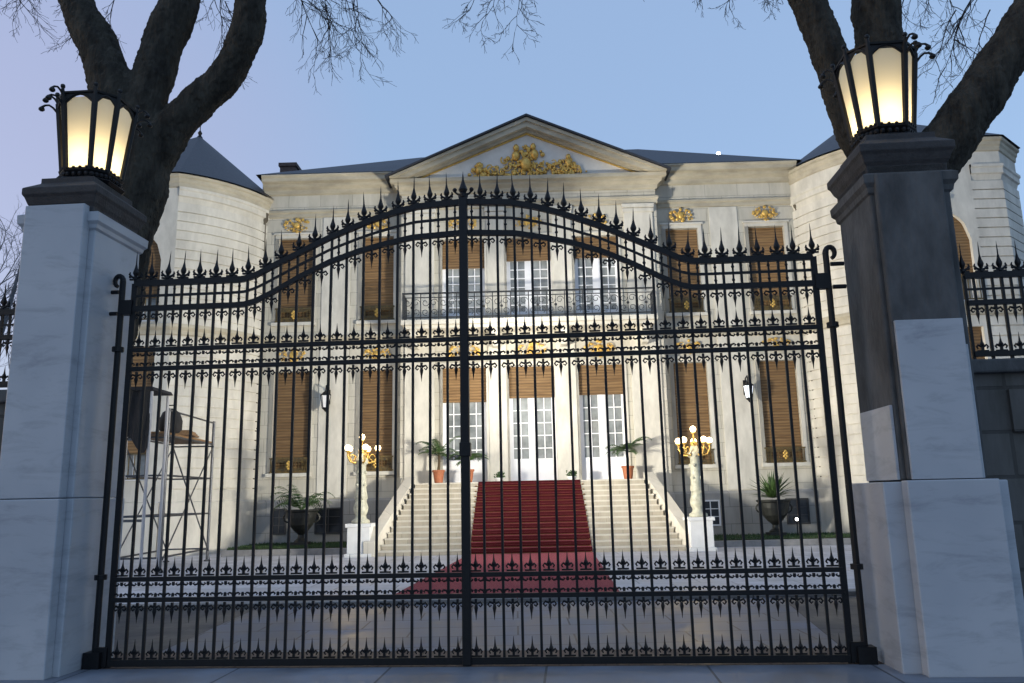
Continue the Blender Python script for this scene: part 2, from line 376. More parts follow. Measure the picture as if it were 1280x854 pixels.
# window architraves and pilasters
b = MB()
def archi(b,x,w,z0,z1,y,t=.13):
    b.sweep([(x-w/2-t,y),(x-w/2,y)],[(0,z0),(.05,z0),(.05,z1),(0,z1)])
    for xa,xb in ((x-w/2-t,x-w/2),(x+w/2,x+w/2+t)): b.box(xa,xb,y-.05,y+.02,z0,z1)
    b.box(x-w/2-t,x+w/2+t,y-.052,y+.02,z1,z1+t)
    b.box(x-w/2-t-.05,x+w/2+t+.05,y-.10,y+.02,z1+t,z1+t+.06)
for x,w in FW:
    archi(b,x,w,2.5,5.98,0); archi(b,x,w,7.7,10.78,0)
for x,w in CW:
    archi(b,x,w,2.07,5.9,CY,.07); archi(b,x,w,7.62,10.4,CY,.07)
P_(b,'architrave','smooth')
for x0,x1,y in ((-7.35,-6.35,0),(6.4,7.4,0),(-4.30,-3.3,CY),(3.3,4.30,CY),(-1.48,-.88,CY),(.80,1.45,CY)):
    b = MB()
    if y==0:
        b.box(x0,x1,y-.035,y+.02,1.66,11.54); P_(b,'pilaster','smooth',bevel=.01); continue
    b.box(x0,x1,y-.07,y+.02,1.66,11.48); b.box(x0-.04,x1+.04,y-.10,y+.02,1.65,2.05); b.box(x0-.04,x1+.04,y-.11,y+.02,11.2,11.33)
    b.box(x0-.06,x1+.06,y-.13,y+.02,11.36,11.5)
    P_(b,'pilaster','smooth',bevel=.01)
# sills
for x,w in FW:
    for z in (2.5,7.7):
        b=MB(); b.box(x-w/2-.16,x+w/2+.16,-.14,.2,z-.12,z); P_(b,'sill','smooth',bevel=.01)

def relief(blobs, curls, y, name, thick=.5):
    b = MB()
    for x,z,r in blobs: b.ball((x,y,z), r, 8, 6, (1,thick,1))
    for (x,z,r,a0,a1,k) in curls:
        pts=[]; n=10
        for i in range(n+1):
            t=i/n; a=a0+(a1-a0)*t; rr=r*(1-.75*t*k)
            pts.append((x+rr*math.cos(a),y-.03,z+rr*math.sin(a)))
        b.tube(pts,[.035*r/.25*(1-.5*i/n) for i in range(n+1)],5)
    P_(b,name,'gold',smooth=True)
def cartouche(x,z,w,h,y):
    rg=random.Random(int(x*31+z*7)); bl=[(x,z,.20*h),(x,z+.36*h,.10*h)]
    for _ in range(34):
        u=rg.uniform(-1,1); v=rg.uniform(-.5,.5)*(1-.55*abs(u)); bl.append((x+u*w*.5,z+v*h*.95,rg.uniform(.04,.085)*h*1.2))
    cu=[]
    for sg in (-1,1):
        o=0 if sg>0 else PI
        cu += [(x+sg*.27*w,z+.10*h,.20*h,sg*.3+o,sg*5+o,1),(x+sg*.36*w,z-.16*h,.15*h,sg*-1.2+o,sg*-5.5+o,1),(x+sg*.10*w,z-.34*h,.12*h,sg*1.+o,sg*6+o,1)]
    relief(bl,cu,y,'cartouche',.5)
for x,w in FW:
    cartouche(x,11.25,.85,.62,-.08); cartouche(x,6.52,.95,.55,-.08)
for x,w in CW:
    cartouche(x,6.42,1.05,.62,CY-.08); cartouche(x,10.95,.95,.55,CY-.08)

def window(x,w,z0,z1,y,blind0,door_h=0.0,rows=6,rail=False,gold=True):
    yr = y+.14
    f = MB()
    t=.07
    f.box(x-w/2,x-w/2+t,yr,yr+.09,z0,z1); f.box(x+w/2-t,x+w/2,yr,yr+.09,z0,z1); f.box(x-w/2+t,x+w/2-t,yr,yr+.09,z1-t,z1)
    if blind0 > z0+.3:
        f.box(x-w/2+t,x+w/2-t,yr,yr+.09,z0,z0+.1)
        f.box(x-w/2+t,x+w/2-t,yr-.01,yr+.09,blind0-.04,blind0+.10)
        f.box(x-.085,x+.085,yr-.015,yr+.09,z0+.1,blind0-.04)
        gz0 = z0+.1+door_h
        if door_h: f.box(x-w/2+t,x+w/2-t,yr+.012,yr+.088,z0+.1,gz0)
        for s in (-1,1):
            xa = x+s*.085; xb = x+s*(w/2-t)
            lo,hi = min(xa,xb),max(xa,xb)
            f.box(lo,lo+.06,yr+.005,yr+.08,gz0,blind0-.04); f.box(hi-.06,hi,yr+.005,yr+.08,gz0,blind0-.04)
            mx=(lo+hi)/2; f.box(mx-.016,mx+.016,yr+.01,yr+.07,gz0,blind0-.04)
            for k in range(1,rows):
                z=gz0+(blind0-.04-gz0)*k/rows; f.box(lo+.06,hi-.06,yr+.012,yr+.072,z-.016,z+.016)
            f.box(lo+.06,hi-.06,yr+.011,yr+.079,gz0,gz0+.08)
    wo = P_(f,'french_window' if door_h or blind0>z0+.3 else 'window','white' if blind0>z0+.3 else 'smooth')
    if blind0 > z0+.3:
        g = MB(); g.box(x-w/2+t,x+w/2-t,yr+.045,yr+.055,z0+.1,blind0); g.build('pane',M['glass'],wo)
    bl = MB(); n=max(2,int((z1-blind0)/.045)); yb = yr-.035
    vs=[];
    for i in range(n+1):
        z=blind0+(z1-.02-blind0)*i/n; o=.008*math.sin(i*1.9)+.012*mnoise.noise((x*3,z*2,0))
        vs += [(x-w/2+.012,yb+o,z),(x+w/2-.012,yb+o,z)]
    bl.add(vs,[(2*i,2*i+1,2*i+3,2*i+2) for i in range(n)])
    bl.box(x-w/2+.012,x+w/2-.012,yb-.03,yb+.03,blind0-.05,blind0+.01)
    bl.build('blind',M['blind'],wo)
    if rail:
        r=MB(); yy=y-.07; zt=z0+.52
        r.box(x-w/2-.05,x+w/2+.05,yy-.02,yy+.02,zt-.045,zt); r.box(x-w/2-.05,x+w/2+.05,yy-.02,yy+.02,z0+.02,z0+.06)
        for k in range(11): xx=x-w/2+w*(k+.5)/11; r.box(xx-.007,xx+.007,yy+.002,yy+.012,z0+.06,zt-.045)
        for s in (-1,0,1): r.box(x+s*w/2-.014,x+s*w/2+.014,yy-.013,yy+.013,z0+.05,zt-.03)
        for s in (-1,1):
            cx=x+s*w/4; a,c=w/4-.06,.17
            for q in (1.0,.72):
                pts=[(cx-a*q,yy,z0+.265-c*q),(cx+a*q,yy,z0+.265-c*q),(cx+a*q,yy,z0+.265+c*q),(cx-a*q,yy,z0+.265+c*q),(cx-a*q,yy,z0+.265-c*q)]
                r.tube(pts,.024,4)
        r.build('window_railing',M['rail'],wo)
        g=MB(); [g.ball((x+dx*.06,yy-.02,z0+.27+dz2*.09),.045,7,5,(1,.5,1)) for dx,dz2 in ((0,0),(-.8,.6),(.8,.6),(-.8,-.6),(.8,-.6),(0,1.3),(0,-1.3))]; g.build('railing_boss',M['gold'],wo,smooth=True)
for x,w in FW:
    window(x,w,2.5,5.98,0,2.52,rail=True); window(x,w,7.7,10.78,0,7.72,rail=True)
for (x,w),bz in zip(CW,(4.76,4.86,4.92)): window(x,w,2.07,5.9,CY,bz,.55,5)
for (x,w),bz in zip(CW,(9.42,9.64,9.68)): window(x,w,7.62,10.4,CY,bz,.0,6)
# basement windows
for x,w in ((-8.55,.5),(-6.9,.9),(5.75,.62),(8.6,.75)):
    f=MB(); y=-.12
    for k in range(2): f.box(x+(-w/2 if k==0 else w/2-.05),x+(-w/2+.05 if k==0 else w/2),y-.03,y+.04,.5,1.34)
    f.box(x-w/2+.05,x+w/2-.05,y-.03,y+.04,1.29,1.34); f.box(x-w/2+.05,x+w/2-.05,y-.03,y+.04,.5,.55)
    f.box(x-.015,x+.015,y-.02,y+.03,.55,1.29)
    for q in (.8,1.05): f.box(x-w/2+.05,x+w/2-.05,y-.018,y+.028,q-.012,q+.012)
    wo=P_(f,'basement_window','white' if 5<x<6 else 'capst'); g=MB(); g.box(x-w/2+.04,x+w/2-.04,y+.005,y+.012,.54,1.3); g.build('pane',M['darkglass'],wo)
# pediment
A=4.82; z0=12.57; apex=14.66
b=MB()
def tri_ring(b,o,i,y0,y1):
    # o,i: (half width, base z, apex z)
    O=[(-o[0],o[1]),(0,o[2]),(o[0],o[1])]; I=[(-i[0],i[1]),(0,i[2]),(i[0],i[1])]
    for k in (0,1):
        b.prism_y([O[k],O[k+1],I[k+1],I[k]],y0,y1)
tri_ring(b,(A,z0,apex),(4.6,z0,apex-.13),-1.12,-.2)
tri_ring(b,(4.6,z0,apex-.131),(4.2,z0,apex-.32),-1.04,-.21)
tri_ring(b,(4.2,z0,apex-.321),(4.02,z0,apex-.42),-.84,-.22)
b.box(-4.75,4.75,-.9,-.3,z0-.12,z0-.001)
pe=P_(b,'pediment','trim')
b=MB(); b.prism_y([(-4.1,z0),(0,apex-.36),(4.1,z0)],-.68,-.24); b.build('tympanum',M['tympanum'],pe)
b=MB(); tri_ring(b,(3.98,z0+.001,apex-.43),(3.90,z0+.001,apex-.48),-.74,-.66); b.build('gilt_moulding',M['gold'],pe)
b=MB()
rng=random.Random(3)
for i in range(300):
    # heraldic group: mass high at the middle, a small figure at each side
    k=rng.random()
    if k<.50:
        x=rng.gauss(0.0,.48); top=1.22-.62*abs(x)-.1*math.sin(x*9); z=12.64+rng.random()*max(.12,top)
    elif k<.74: x=rng.gauss(-1.65,.26); z=12.64+rng.random()*max(.1,.62-1.3*abs(x+1.68))
    elif k<.90: x=rng.gauss(1.45,.24); z=12.66+rng.random()*max(.1,.80-1.5*abs(x-1.42))
    else: x=rng.uniform(-1.95,1.8); z=12.62+rng.random()*.16
    if abs(x)>2.1: continue
    z=12.6+(min(z,13.92)-12.6)*.9; r=rng.uniform(.03,.075)
    b.ball((x,-.74,z),r,7,5,(rng.uniform(.7,1.3),.8,rng.uniform(.8,1.5)))
for x,z,r in ((-.38,13.78,.15),(.22,13.82,.14),(-.40,13.45,.2),(.26,13.5,.2),(1.45,13.35,.12),(1.45,13.1,.17),(-1.68,13.12,.11),(-1.7,12.9,.17),(-.05,13.1,.28)):
    b.ball((x,-.76,12.6+(z-12.6)*.9),r*.8,10,8,(.9,.8,1.15))
for i in range(26):
    x=rng.uniform(-1.9,1.8); z=12.72+rng.random()*max(.15,.9-.5*abs(x)); r=rng.uniform(.10,.2); a=rng.random()*6; d=rng.choice((-1,1))
    b.tube([(x+r*(1-.7*t/9)*math.cos(a+d*t*.55),-.80,z+r*(1-.7*t/9)*math.sin(a+d*t*.55)) for t in range(10)],[.035*(1-.06*t) for t in range(10)],5)
b.build('gilded_relief',M['gold'],pe,smooth=True)
# roofs
b=MB()
b.add([(-9.7,-.5,13.04),(9.7,-.5,13.04),(9.7,10.5,13.04),(-9.7,10.5,13.04),(-4.5,5,16.0),(4.8,5,16.1)],[(0,1,5,4),(1,2,5),(2,3,4,5),(3,0,4)])
b.add([(-4.95,-1.2,12.60),(0,-1.2,14.75),(0,6,14.75),(-4.95,6,12.60),(-4.95,-1.2,12.54),(0,-1.2,14.68),(0,6,14.68),(-4.95,6,12.54)],[(0,1,2,3),(7,6,5,4),(0,4,5,1),(0,3,7,4)])
b.add([(4.95,-1.2,12.60),(0,-1.2,14.75),(0,6,14.75),(4.95,6,12.60),(4.95,-1.2,12.54),(0,-1.2,14.68),(0,6,14.68),(4.95,6,12.54)],[(0,3,2,1),(4,5,6,7),(0,1,5,4),(0,4,7,3)])
rf=P_(b,'roof','slate')
b=MB(); b.box(-9.55,-8.95,1.7,2.5,13.0,14.38); b.box(-9.6,-8.9,1.65,2.55,14.3,14.44); b.prism_y([(-8.95,13.2),(-8.68,13.5),(-8.95,14.2)],1.8,2.4)
b.build('chimney',M['brick'],rf)
# balcony
b=MB(); b.box(-4.28,4.12,-1.72,CY-.001,7.16,7.32); b.box(-4.2,4.04,-1.62,CY-.001,7.04,7.158)
for x in (-3.9,-1.2,1.05,3.75):
    b.prism_y([(x-.14,7.04),(x+.14,7.04),(x+.10,6.5),(x-.10,6.5)],-1.2,CY-.01); b.prism_y([(x-.13,7.039),(x+.13,7.039),(x+.11,6.8),(x-.11,6.8)],-1.55,-1.201)
bo=P_(b,'balcony','smooth',bevel=.012)
r=MB(); yy=-1.65
r.box(-4.24,4.08,yy-.025,yy+.025,8.19,8.24); r.box(-4.24,4.08,yy-.02,yy+.02,7.38,7.42); r.box(-4.24,4.08,yy-.015,yy+.015,8.06,8.085)
for sx in (-4.24,4.05): r.box(sx,sx+.03,yy+.03,CY,8.19,8.24); r.box(sx,sx+.03,yy+.03,CY,7.38,7.42)
n=14; dx=8.28/n
for i in range(n+1):
    x=-4.22+dx*i; r.box(x-.016,x+.016,yy-.016,yy+.016,7.32,8.2)
    if i<n:
        cx=x+dx/2
        for s in (-1,1):
            for z,rr in ((7.9,.13),(7.58,.12)):
                r.tube([(cx+s*.14+rr*(1-.06*t)*math.cos(s*t*.62+z*4),yy,z+rr*(1-.06*t)*math.sin(s*t*.62+z*4)) for t in range(12)],.013,4)
        r.tube([(cx,yy,7.42),(cx,yy,8.06)],.012,4); r.ball((cx,yy,7.74),.05,6,4)
for sx in (-4.24,4.05):
    for k in range(6): r.box(sx,sx+.02,yy+.1+k*.16,yy+.12+k*.16,7.42,8.19)
r.build('balcony_railing',M['railgrey'],bo)
# drainpipes
for x in (-9.45,9.5):
    b=MB(); b.tube([(x,-.09,2.0),(x,-.09,11.4)],.06,8); b.lathe([(.06,0),(.12,.1),(.14,.35),(.13,.45)],8,(x,-.09,11.35)); b.tube([(x,-.09,11.8),(x,-.05,12.4)],.05,8)
    for z in (4,6.5,9): b.box(x-.08,x+.08,-.16,.0,z,z+.05)
    P_(b,'drainpipe','drain',smooth=False)
# end pavilions
def pav(side):
    dl=-.22 if side<0 else .26
    def mir(path): return path if side<0 else [(-x,y) for x,y in reversed(path)]
    arc=lambda cx,cy,R,a0,a1,n=12:[(cx+R*math.cos(math.radians(a0+(a1-a0)*i/n)),cy+R*math.sin(math.radians(a0+(a1-a0)*i/n))) for i in range(n+1)]
    def bow(n=12):
        o=[]
        for i in range(n+1):
            t=i/n; bl=.34*4*t*(1-t); o.append((-11.5+2.15*t+bl*.75,-2.5+2.55*t-bl*.66))
        return o
    outer=[(-16.45,7.),(-16.45,-1.45),(-15.3,-2.5),(-14.3,-2.5)]
    inner=bow(); 
    rust=[]; z=1.7
    rust.append((0,0)); rust.append((.06,0)); rust.append((.06,1.62)); rust.append((0,1.64))
    while z<11.2:
        rust += [(.0,z+.02),(.0,z+.30),(-.05,z+.308),(-.05,z+.34)]; z+=.32
    rust += [(0,11.5),(.06,11.53),(.06,11.7),(.1,11.74),(.1,11.82),(.0,11.84),(0,12.1+max(dl,0))]
    b=MB(); b.sweep(mir(outer),rust); b.sweep(mir(inner),rust)
    cx=-13.0; hw=1.05
    o=[(cx-hw,cx+hw,2.3,6.5,.0),(cx-hw,cx+hw,7.3,10.35,hw*.95)]
    w=MB(); w.wall(-14.3,-11.5,1.64,12.1+max(dl,0),-2.5,o,.35); w.box(-14.28,-11.52,-2.49,-2.2,0.0,1.63); w.box(-14.3,-11.5,-2.56,-2.491,0,1.62)
    if side>0:
        w.v=[(-x,y,z) for x,y,z in w.v]; w.f=[tuple(reversed(f)) for f in w.f]
    P_(b,'rusticated_pavilion_wall','smooth'); P_(w,'pavilion_front','smooth')
    full=mir(outer+bow())
    c=MB(); c.sweep(full,[(o,z+dl) for o,z in [(0,12.02),(.04,12.05),(.05,12.18),(.09,12.24),(.10,12.34),(.16,12.38),(.17,12.46),(0,12.48)]])
    P_(c,'pavilion_cornice','trim'); c=MB()
    c.sweep(full,[(0,6.85),(.06,6.88),(.06,7.0),(.14,7.1),(.14,7.2),(0,7.24)])
    P_(c,'string_course','trim')
    rp=[Vector((x,y)) for x,y in full]
    ctr=Vector((-13.1*(1 if side<0 else -1),2.5)); vs=[]
    for p in rp:
        q=p+(p-ctr).normalized()*.24; vs.append((q.x,q.y,12.49+dl))
    k=len(vs); vs.append((ctr.x,ctr.y,16.05)); vs.append((-9.2*(1 if side<0 else -1),8.,12.49)); vs.append((-16.3*(1 if side<0 else -1),8.,12.49))
    fs=[(i,i+1,k) for i in range(k-1)]
    fs+= [(k-1,k+1,k),(k+1,k+2,k),(k+2,0,k)] if side<0 else [(k-1,k+2,k),(k+2,k+1,k),(k+1,0,k)]
    r=MB(); r.add(vs,fs); ro=P_(r,'pavilion_roof','slate')
    f=MB(); f.lathe([(.12,0),(.05,.1),(.09,.2),(.02,.32),(.012,.75),(.001,.8)],8,(ctr.x,ctr.y,15.98)); f.build('finial',M['iron'],ro)
    x=cx*(1 if side<0 else -1)
    for z0,z1,rise in ((2.3,6.5,0),(7.3,10.35,hw*.95)):
        N=12; top=[]
        for i in range(N+1):
            t=i/N; top.append((x-hw+2*hw*t, z1-rise+rise*math.sqrt(max(0,1-(2*t-1)**2))))
        zb=z0+.8
        fr=MB(); yy=-2.28
        fr.tube([(x-hw+.03,yy,z0)]+[(px*1.0,yy,pz-.03) for px,pz in top]+[(x+hw-.03,yy,z0)],.05,4)
        fr.box(x-.05,x+.05,yy-.03,yy+.03,z0,z1-.05); fr.box(x-hw+.05,x+hw-.05,yy-.028,yy+.028,z0,z0+.12)
        for q in (-.5,.5): fr.box(x+q*hw-.02,x+q*hw+.02,yy-.02,yy+.02,z0+.12,zb)
        wo=P_(fr,'arched_window' if rise else 'window','white')
        g=MB(); g.prism_y([(x-hw,z0),(x+hw,z0),(x+hw,zb),(x-hw,zb)],yy+.005,yy+.02); g.build('pane',M['glass'],wo)
        bl=MB(); bl.prism_y([(x-hw,zb),(x+hw,zb)]+[p for p in reversed(top)],yy-.09,yy-.05); bl.build('blind',M['blind'],wo)
        rr=MB(); yq=-2.62
        rr.box(x-hw-.05,x+hw+.05,yq-.02,yq+.02,z0+.78,z0+.82); rr.box(x-hw-.05,x+hw+.05,yq-.02,yq+.02,z0+.03,z0+.07)
        for i in range(13): xx=x-hw+2*hw*i/12; rr.box(xx-.012,xx+.012,yq-.012,yq+.012,z0+.07,z0+.78)
        rr.build('window_railing',M['rail'],wo)
    cartouche(x,10.85,1.0,.7,-2.58); cartouche(x,6.72,.9,.5,-2.56)
pav(-1); pav(1)

# wall lanterns
for x,lab in ((-7.0,'black iron wall lantern on the facade above the candelabra beside the scaffold'),(7.2,'black iron wall lantern on the facade with a lit white pane, right of the carpet')):
    t=thing('wall_lantern',lab,'wall lantern',wxy(x,-.08,4.6),math.radians(-1),'wall lanterns on the facade')
    b=MB(); b.tube([(0,0,.45),(0,-.12,.75),(0,-.34,.8),(0,-.4,.62)],.022,6); b.box(-.06,.06,-.02,.02,.2,.7); b.build('bracket',M['iron'],t)
    b=MB(); b.lathe([(.02,.62),(.17,.5),(.19,.46),(.17,.45)],6,(0,-.4,0)); b.lathe([(.1,0),(.12,.04),(.1,.05)],6,(0,-.4,0)); b.lathe([(.01,-.1),(.05,-.04),(.1,0)],6,(0,-.4,0))
    for k in range(6):
        a=2*PI*k/6; b.tube([(.11*math.cos(a),-.4+.11*math.sin(a),.04),(.175*math.cos(a),-.4+.175*math.sin(a),.46)],.012,4)
    b.build('lantern_frame',M['iron'],t)
    b=MB(); b.lathe([(.10,.05),(.16,.45)],6,(0,-.4,0)); b.build('lantern_glass',M['wlamp'] if x>0 else M['white'],t)
# roof light
t=thing('roof_floodlight','small bright floodlight standing on the dark slate roof, right of the pediment','floodlight',wxy(8.0,4.2,14.0))
b=MB(); b.tube([(0,0,0),(0,0,1.3)],.03,6); b.box(-.05,.05,.03,.12,1.28,1.44); b.build('post',M['iron'],t)
b=MB(); b.ball((0,-.06,1.40),.085,8,6); b.build('lamp',M['flood'],t,smooth=True)

# ------------------------------------------------------------------ staircase and carpet
ST=thing('entrance_staircase','broad pale stone staircase flaring out below the three tall doors','staircase',wxy(-.2,0,0),math.radians(-1))
NS=13; top=2.05; yb,yt=-4.1,-1.55; hb,ht=4.30,3.62
b=MB(); rs=MB()
for i in range(NS):
    z1=top*(i+1)/NS; z0_=top*i/NS; t0=i/(NS-1) ; y=yb+(yt-yb)*i/(NS-1); hw=hb+(ht-hb)*t0
    rs.prism_z([(-hw+.01,y),(hw-.01,y),(hw*.99,y+.6 if i<NS-1 else CY-.08),(-hw*.99,y+.6 if i<NS-1 else CY-.08)],max(0,z0_-.03) if i else 0,z1-.0425)
    b.prism_z([(-hw,y-.05),(hw,y-.05),(hw,y+.3),(-hw,y+.3)],z1-.042,z1)
b.box(-3.6,3.6,-1.3,CY-.07,top-.02,top+.002)
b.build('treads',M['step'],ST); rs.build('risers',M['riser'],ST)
for s in (-1,1):
    c=MB()
    pth=[(s*(ht+.02),yt+.4),(s*(hb+.05),yb-.15)]
    x0,y0=pth[0]; x1,y1=pth[1]; w=.34*s
    def q(x,y,z): return (x,y,z)
    vs=[q(x0,y0,0),q(x1,y1,0),q(x1+w,y1,0),q(x0+w,y0,0),q(x0,y0,top+.22),q(x1,y1,.42),q(x1+w,y1,.42),q(x0+w,y0,top+.22)]
    c.add(vs,[(3,2,1,0),(4,5,6,7),(0,1,5,4),(1,2,6,5),(2,3,7,6),(3,0,4,7)])
    c.build('cheek_wall',M['step'],ST,bevel=.02)
CA=thing('red_carpet','long dark red carpet running down the stairs and out over the forecourt','carpet',wxy(-.2,0,0),math.radians(-1))
b=MB(); pts=[]
pts.append((-1.3,top+.014))
for i in reversed(range(NS)):
    z1=top*(i+1)/NS; y=yb+(yt-yb)*i/(NS-1); zz=top*i/NS
    pts += [(y-.06,z1+.014),(y-.068,z1-.03),(y-.05,z1-.055),(y-.018,z1-.07),(y-.018,zz+.014)]
vs=[];fs=[]
for k,(y,z) in enumerate(pts):
    hw=1.60+.12*(k/len(pts)); vs += [(-hw,y,z),(hw,y,z)]
for k in range(len(pts)-1): fs.append((2*k,2*k+1,2*k+3,2*k+2))
b.add(vs,fs); b.build('stair_runner',M['carpet'],CA,fix=False)
b=MB(); n=24; vs=[];fs=[]
for k in range(n+1):
    t=k/n; y=yb-.02-(9.9)*t; xl=-1.74+(-2.17+1.74)*t-.35*0; xr=1.72+(.94-1.72)*t
    xl=-1.74-.62*t; xr=1.72-.30*t
    z=.022+.006*mnoise.noise((t*9,0,0)); vs += [(xl,y,z),((xl+xr)/2,y,z+.004*mnoise.noise((t*13,3,0))),(xr,y,z)]
for k in range(n): 
    for c in (0,1): fs.append((3*k+c,3*k+c+1,3*k+c+4,3*k+c+3))
b.add(vs,fs); o=b.build('ground_runner',M['carpet'],CA,fix=False); sm=o.modifiers.new('thick','SOLIDIFY'); sm.thickness=.012; sm.offset=1
rodm=MB(); rodm.tube([(-1.66,0,0),(1.66,0,0)],.007,6)
for s in (-1,1): rodm.ball((s*1.68,0,0),.026,6,5)
rme=rodm.mesh('stair_rod',M['brass'])
for i in range(NS):
    y=yb+(yt-yb)*i/(NS-1); link('stair_rod',rme,CA,(0,y-.028,top*i/NS+.03))

# ------------------------------------------------------------------ plants
def frond(b,base,ang,L,rise,droop,leaf=.16,w=.018,n=14):
    pts=[]
    for i in range(n+1):
        t=i/n; r=L*t*(1-.12*t); z=rise*math.sin(min(t*1.35,PI))*L*.62-droop*L*t*t
        pts.append(Vector((base[0]+r*math.cos(ang),base[1]+r*math.sin(ang),base[2]+z)))
    b.tube(pts,[.011*(1-.75*i/n) for i in range(n+1)],4,False)
    for i in range(2,n+1):
        d=(pts[i]-pts[i-1]).normalized(); sd=d.cross(Vector((0,0,1))).normalized()
        l=leaf*(1.0-.75*abs(i/n-.45))
        for s in (-1,1):
            tip=pts[i]+sd*s*l+d*l*.55+Vector((0,0,-l*.45)); m=(pts[i]+tip)/2+Vector((0,0,.01))
            b.add([pts[i]-d*w,m-d*w*.9,tip,m+d*w*.9,pts[i]+d*w],[(0,1,2,3,4)])
def potted(name,label,cat,loc,h,seed,group,big=1.0):
    rg=random.Random(seed); t=thing(name,label,cat,loc,rg.random(),group)
    b=MB(); b.lathe([(.12,0),(.135,.02),(.18,.34),(.205,.35),(.205,.41),(.18,.41),(.17,.37),(.01,.37)],18); b.build('pot',M['terra'],t,smooth=False)
    s=MB(); s.tube([(0,0,.36),(.02,0,.36+h*.25),(.01,.02,.36+h*.5)],[.05,.04,.03],7); s.build('stem',M['palmstem'],t)
    f=MB()
    for i in range(17):
        frond(f,(.01,.02,.36+h*rg.uniform(.38,.52)),2*PI*i/17+rg.uniform(-.2,.2),h*rg.uniform(.42,.75)*big,rg.uniform(.4,1.25),rg.uniform(.15,.5),.17)
    f.build('fronds',M['palm'],t,fix=False)
zL=top+.003
potted('potted_palm','tall arching palm in a terracotta pot, the taller of the pair by the candelabra','potted palm',wxy(-3.1,-1.25,zL),1.25,4,'potted plants on the landing')
potted('potted_palm','low bushy palm in a terracotta pot, beside the red carpet on the landing','potted palm',wxy(-2.15,-1.3,zL),.78,5,'potted plants on the landing',1.25)
potted('potted_palm','palm in a terracotta pot standing alone before the right hand glass door','potted palm',wxy(2.95,-1.3,zL),1.2,6,'potted plants on the landing')
def flowers(x,lab,seed):
    rg=random.Random(seed); t=thing('posy_bowl',lab,'flowers',wxy(x,-1.45,zL),0,'flower bowls on the top step')
    b=MB(); b.lathe([(.10,0),(.16,.1),(.15,.12),(.01,.1)],12); b.build('bowl',M['pedestal'],t)
    f=MB()
    for i in range(60):
        a=rg.random()*6.28; r=rg.random()*.16; h=rg.uniform(.12,.3); f.ball((r*math.cos(a),r*math.sin(a),h),rg.uniform(.015,.03),5,4)
    for i in range(40):
        a=rg.random()*6.28; r=rg.random()*.2; h=rg.uniform(.1,.26); f.add([(0,0,.1),(r*math.cos(a)+.02,r*math.sin(a),h),(r*math.cos(a),r*math.sin(a)+.02,h+.04)],[(0,1,2)])
    f.build('blooms',M['palm'],t,fix=False)
flowers(-1.15,'small bowl of flowers on the top step, left of the middle door',1)
flowers(1.15,'small bowl of flowers on the top step, right of the middle door',2)
def urn(loc,label,seed,style):
    rg=random.Random(seed); t=thing('garden_urn',label,'garden urn',loc,0,'garden urns on the lawns')
    b=MB(); b.box(-.25,.25,-.25,.25,0,.08); b.lathe([(.2,.08),(.2,.12),(.10,.2),(.09,.3),(.14,.36),(.22,.42),(.36,.6),(.44,.82),(.47,.98),(.52,1.02),(.53,1.07),(.47,1.07),(.42,1.0),(.02,.98)],24)
    for s in (-1,1): b.tube([(s*(.4+.16*math.sin(a)),0,.82+.14*math.cos(a)) for a in [PI*k/8 for k in range(9)]],.03,6)
    b.build('urn_body',M['urn'],t,smooth=False,bevel=0)
    f=MB(); N=150 if style else 40
    for i in range(N):
        a=rg.random()*2*PI
        if style:   # stiff pointed leaves radiating
            el=rg.uniform(.1,1.5); L=rg.uniform(.6,1.05); d=Vector((math.cos(a)*math.cos(el),math.sin(a)*math.cos(el),math.sin(el))); sd=d.cross(Vector((.1,.2,1))).normalized()*.028
            p=Vector((0,0,1.12)); f.add([p-sd*.6,p+d*L*.5-sd,p+d*L+Vector((0,0,-.1*L)),p+d*L*.5+sd,p+sd*.6],[(0,1,2,3,4)])
        else:
            if i<26: frond(f,(0,0,1.05),a,rg.uniform(.8,1.25),rg.uniform(.9,1.7),rg.uniform(.3,.7),.2,.018,12)
    f.build('leaves',M['palm'],t,fix=False)
urn((-6.68,25.35,.25),'dark bronze urn with an arching green plant on the lawn near the scaffold',7,0)
urn((8.05,25.3,.25),'dark bronze urn with a spiky green plant beside a lit floodlamp',8,1)

# lawns
def lawn(name,x0,x1,y0,y1,lab):
    b=MB(); b.box(x0,x1,y0,y1,.01,.22); t=tag(b.build(name+'_bed',M['soil'],None),kind='structure')
    k=MB(); k.box(x0-.12,x1+.12,y0-.14,y0-.002,0,.19); tag(k.build('lawn_kerb',M['kerb'],None,bevel=.015),kind='structure')
    rg=random.Random(len(name)+int(x0)); g=MB()
    for i in range(5200):
        x=rg.uniform(x0,x1); y=y0+(y1-y0)*rg.random()**1.6; h=rg.uniform(.03,.075); a=rg.random()*6.28; w=.012
        g.add([(x-w*math.cos(a),y-w*math.sin(a),.22),(x+w*math.cos(a),y+w*math.sin(a),.22),(x+rg.uniform(-.03,.03),y+rg.uniform(-.03,.03),.22+h)],[(0,1,2)])
    tag(g.build('lawn_grass',M['grass'],None,fix=False),lab,'grass',kind='stuff')
lawn('lawn',-8.6,-4.55,24.3,26.85,'strip of dark green grass under the windows near the scaffold')
lawn('lawn',5.75,14.5,24.0,26.5,'strip of dark green grass around the urn with the floodlamp')

# small floodlamps at the lawn
t=thing('garden_floodlamp','small lit white floodlamp on the grass beside the spiky urn plant','floodlamp',(8.62,25.0,.22))
b=MB(); b.tube([(0,0,0),(0,0,.42)],.02,6); b.box(-.075,.075,-.02,.08,.43,.57); b.build('stake',M['iron'],t)
b=MB(); b.box(-.042,.042,-.035,-.021,.465,.535); b.build('lamp',M['flood'],t)

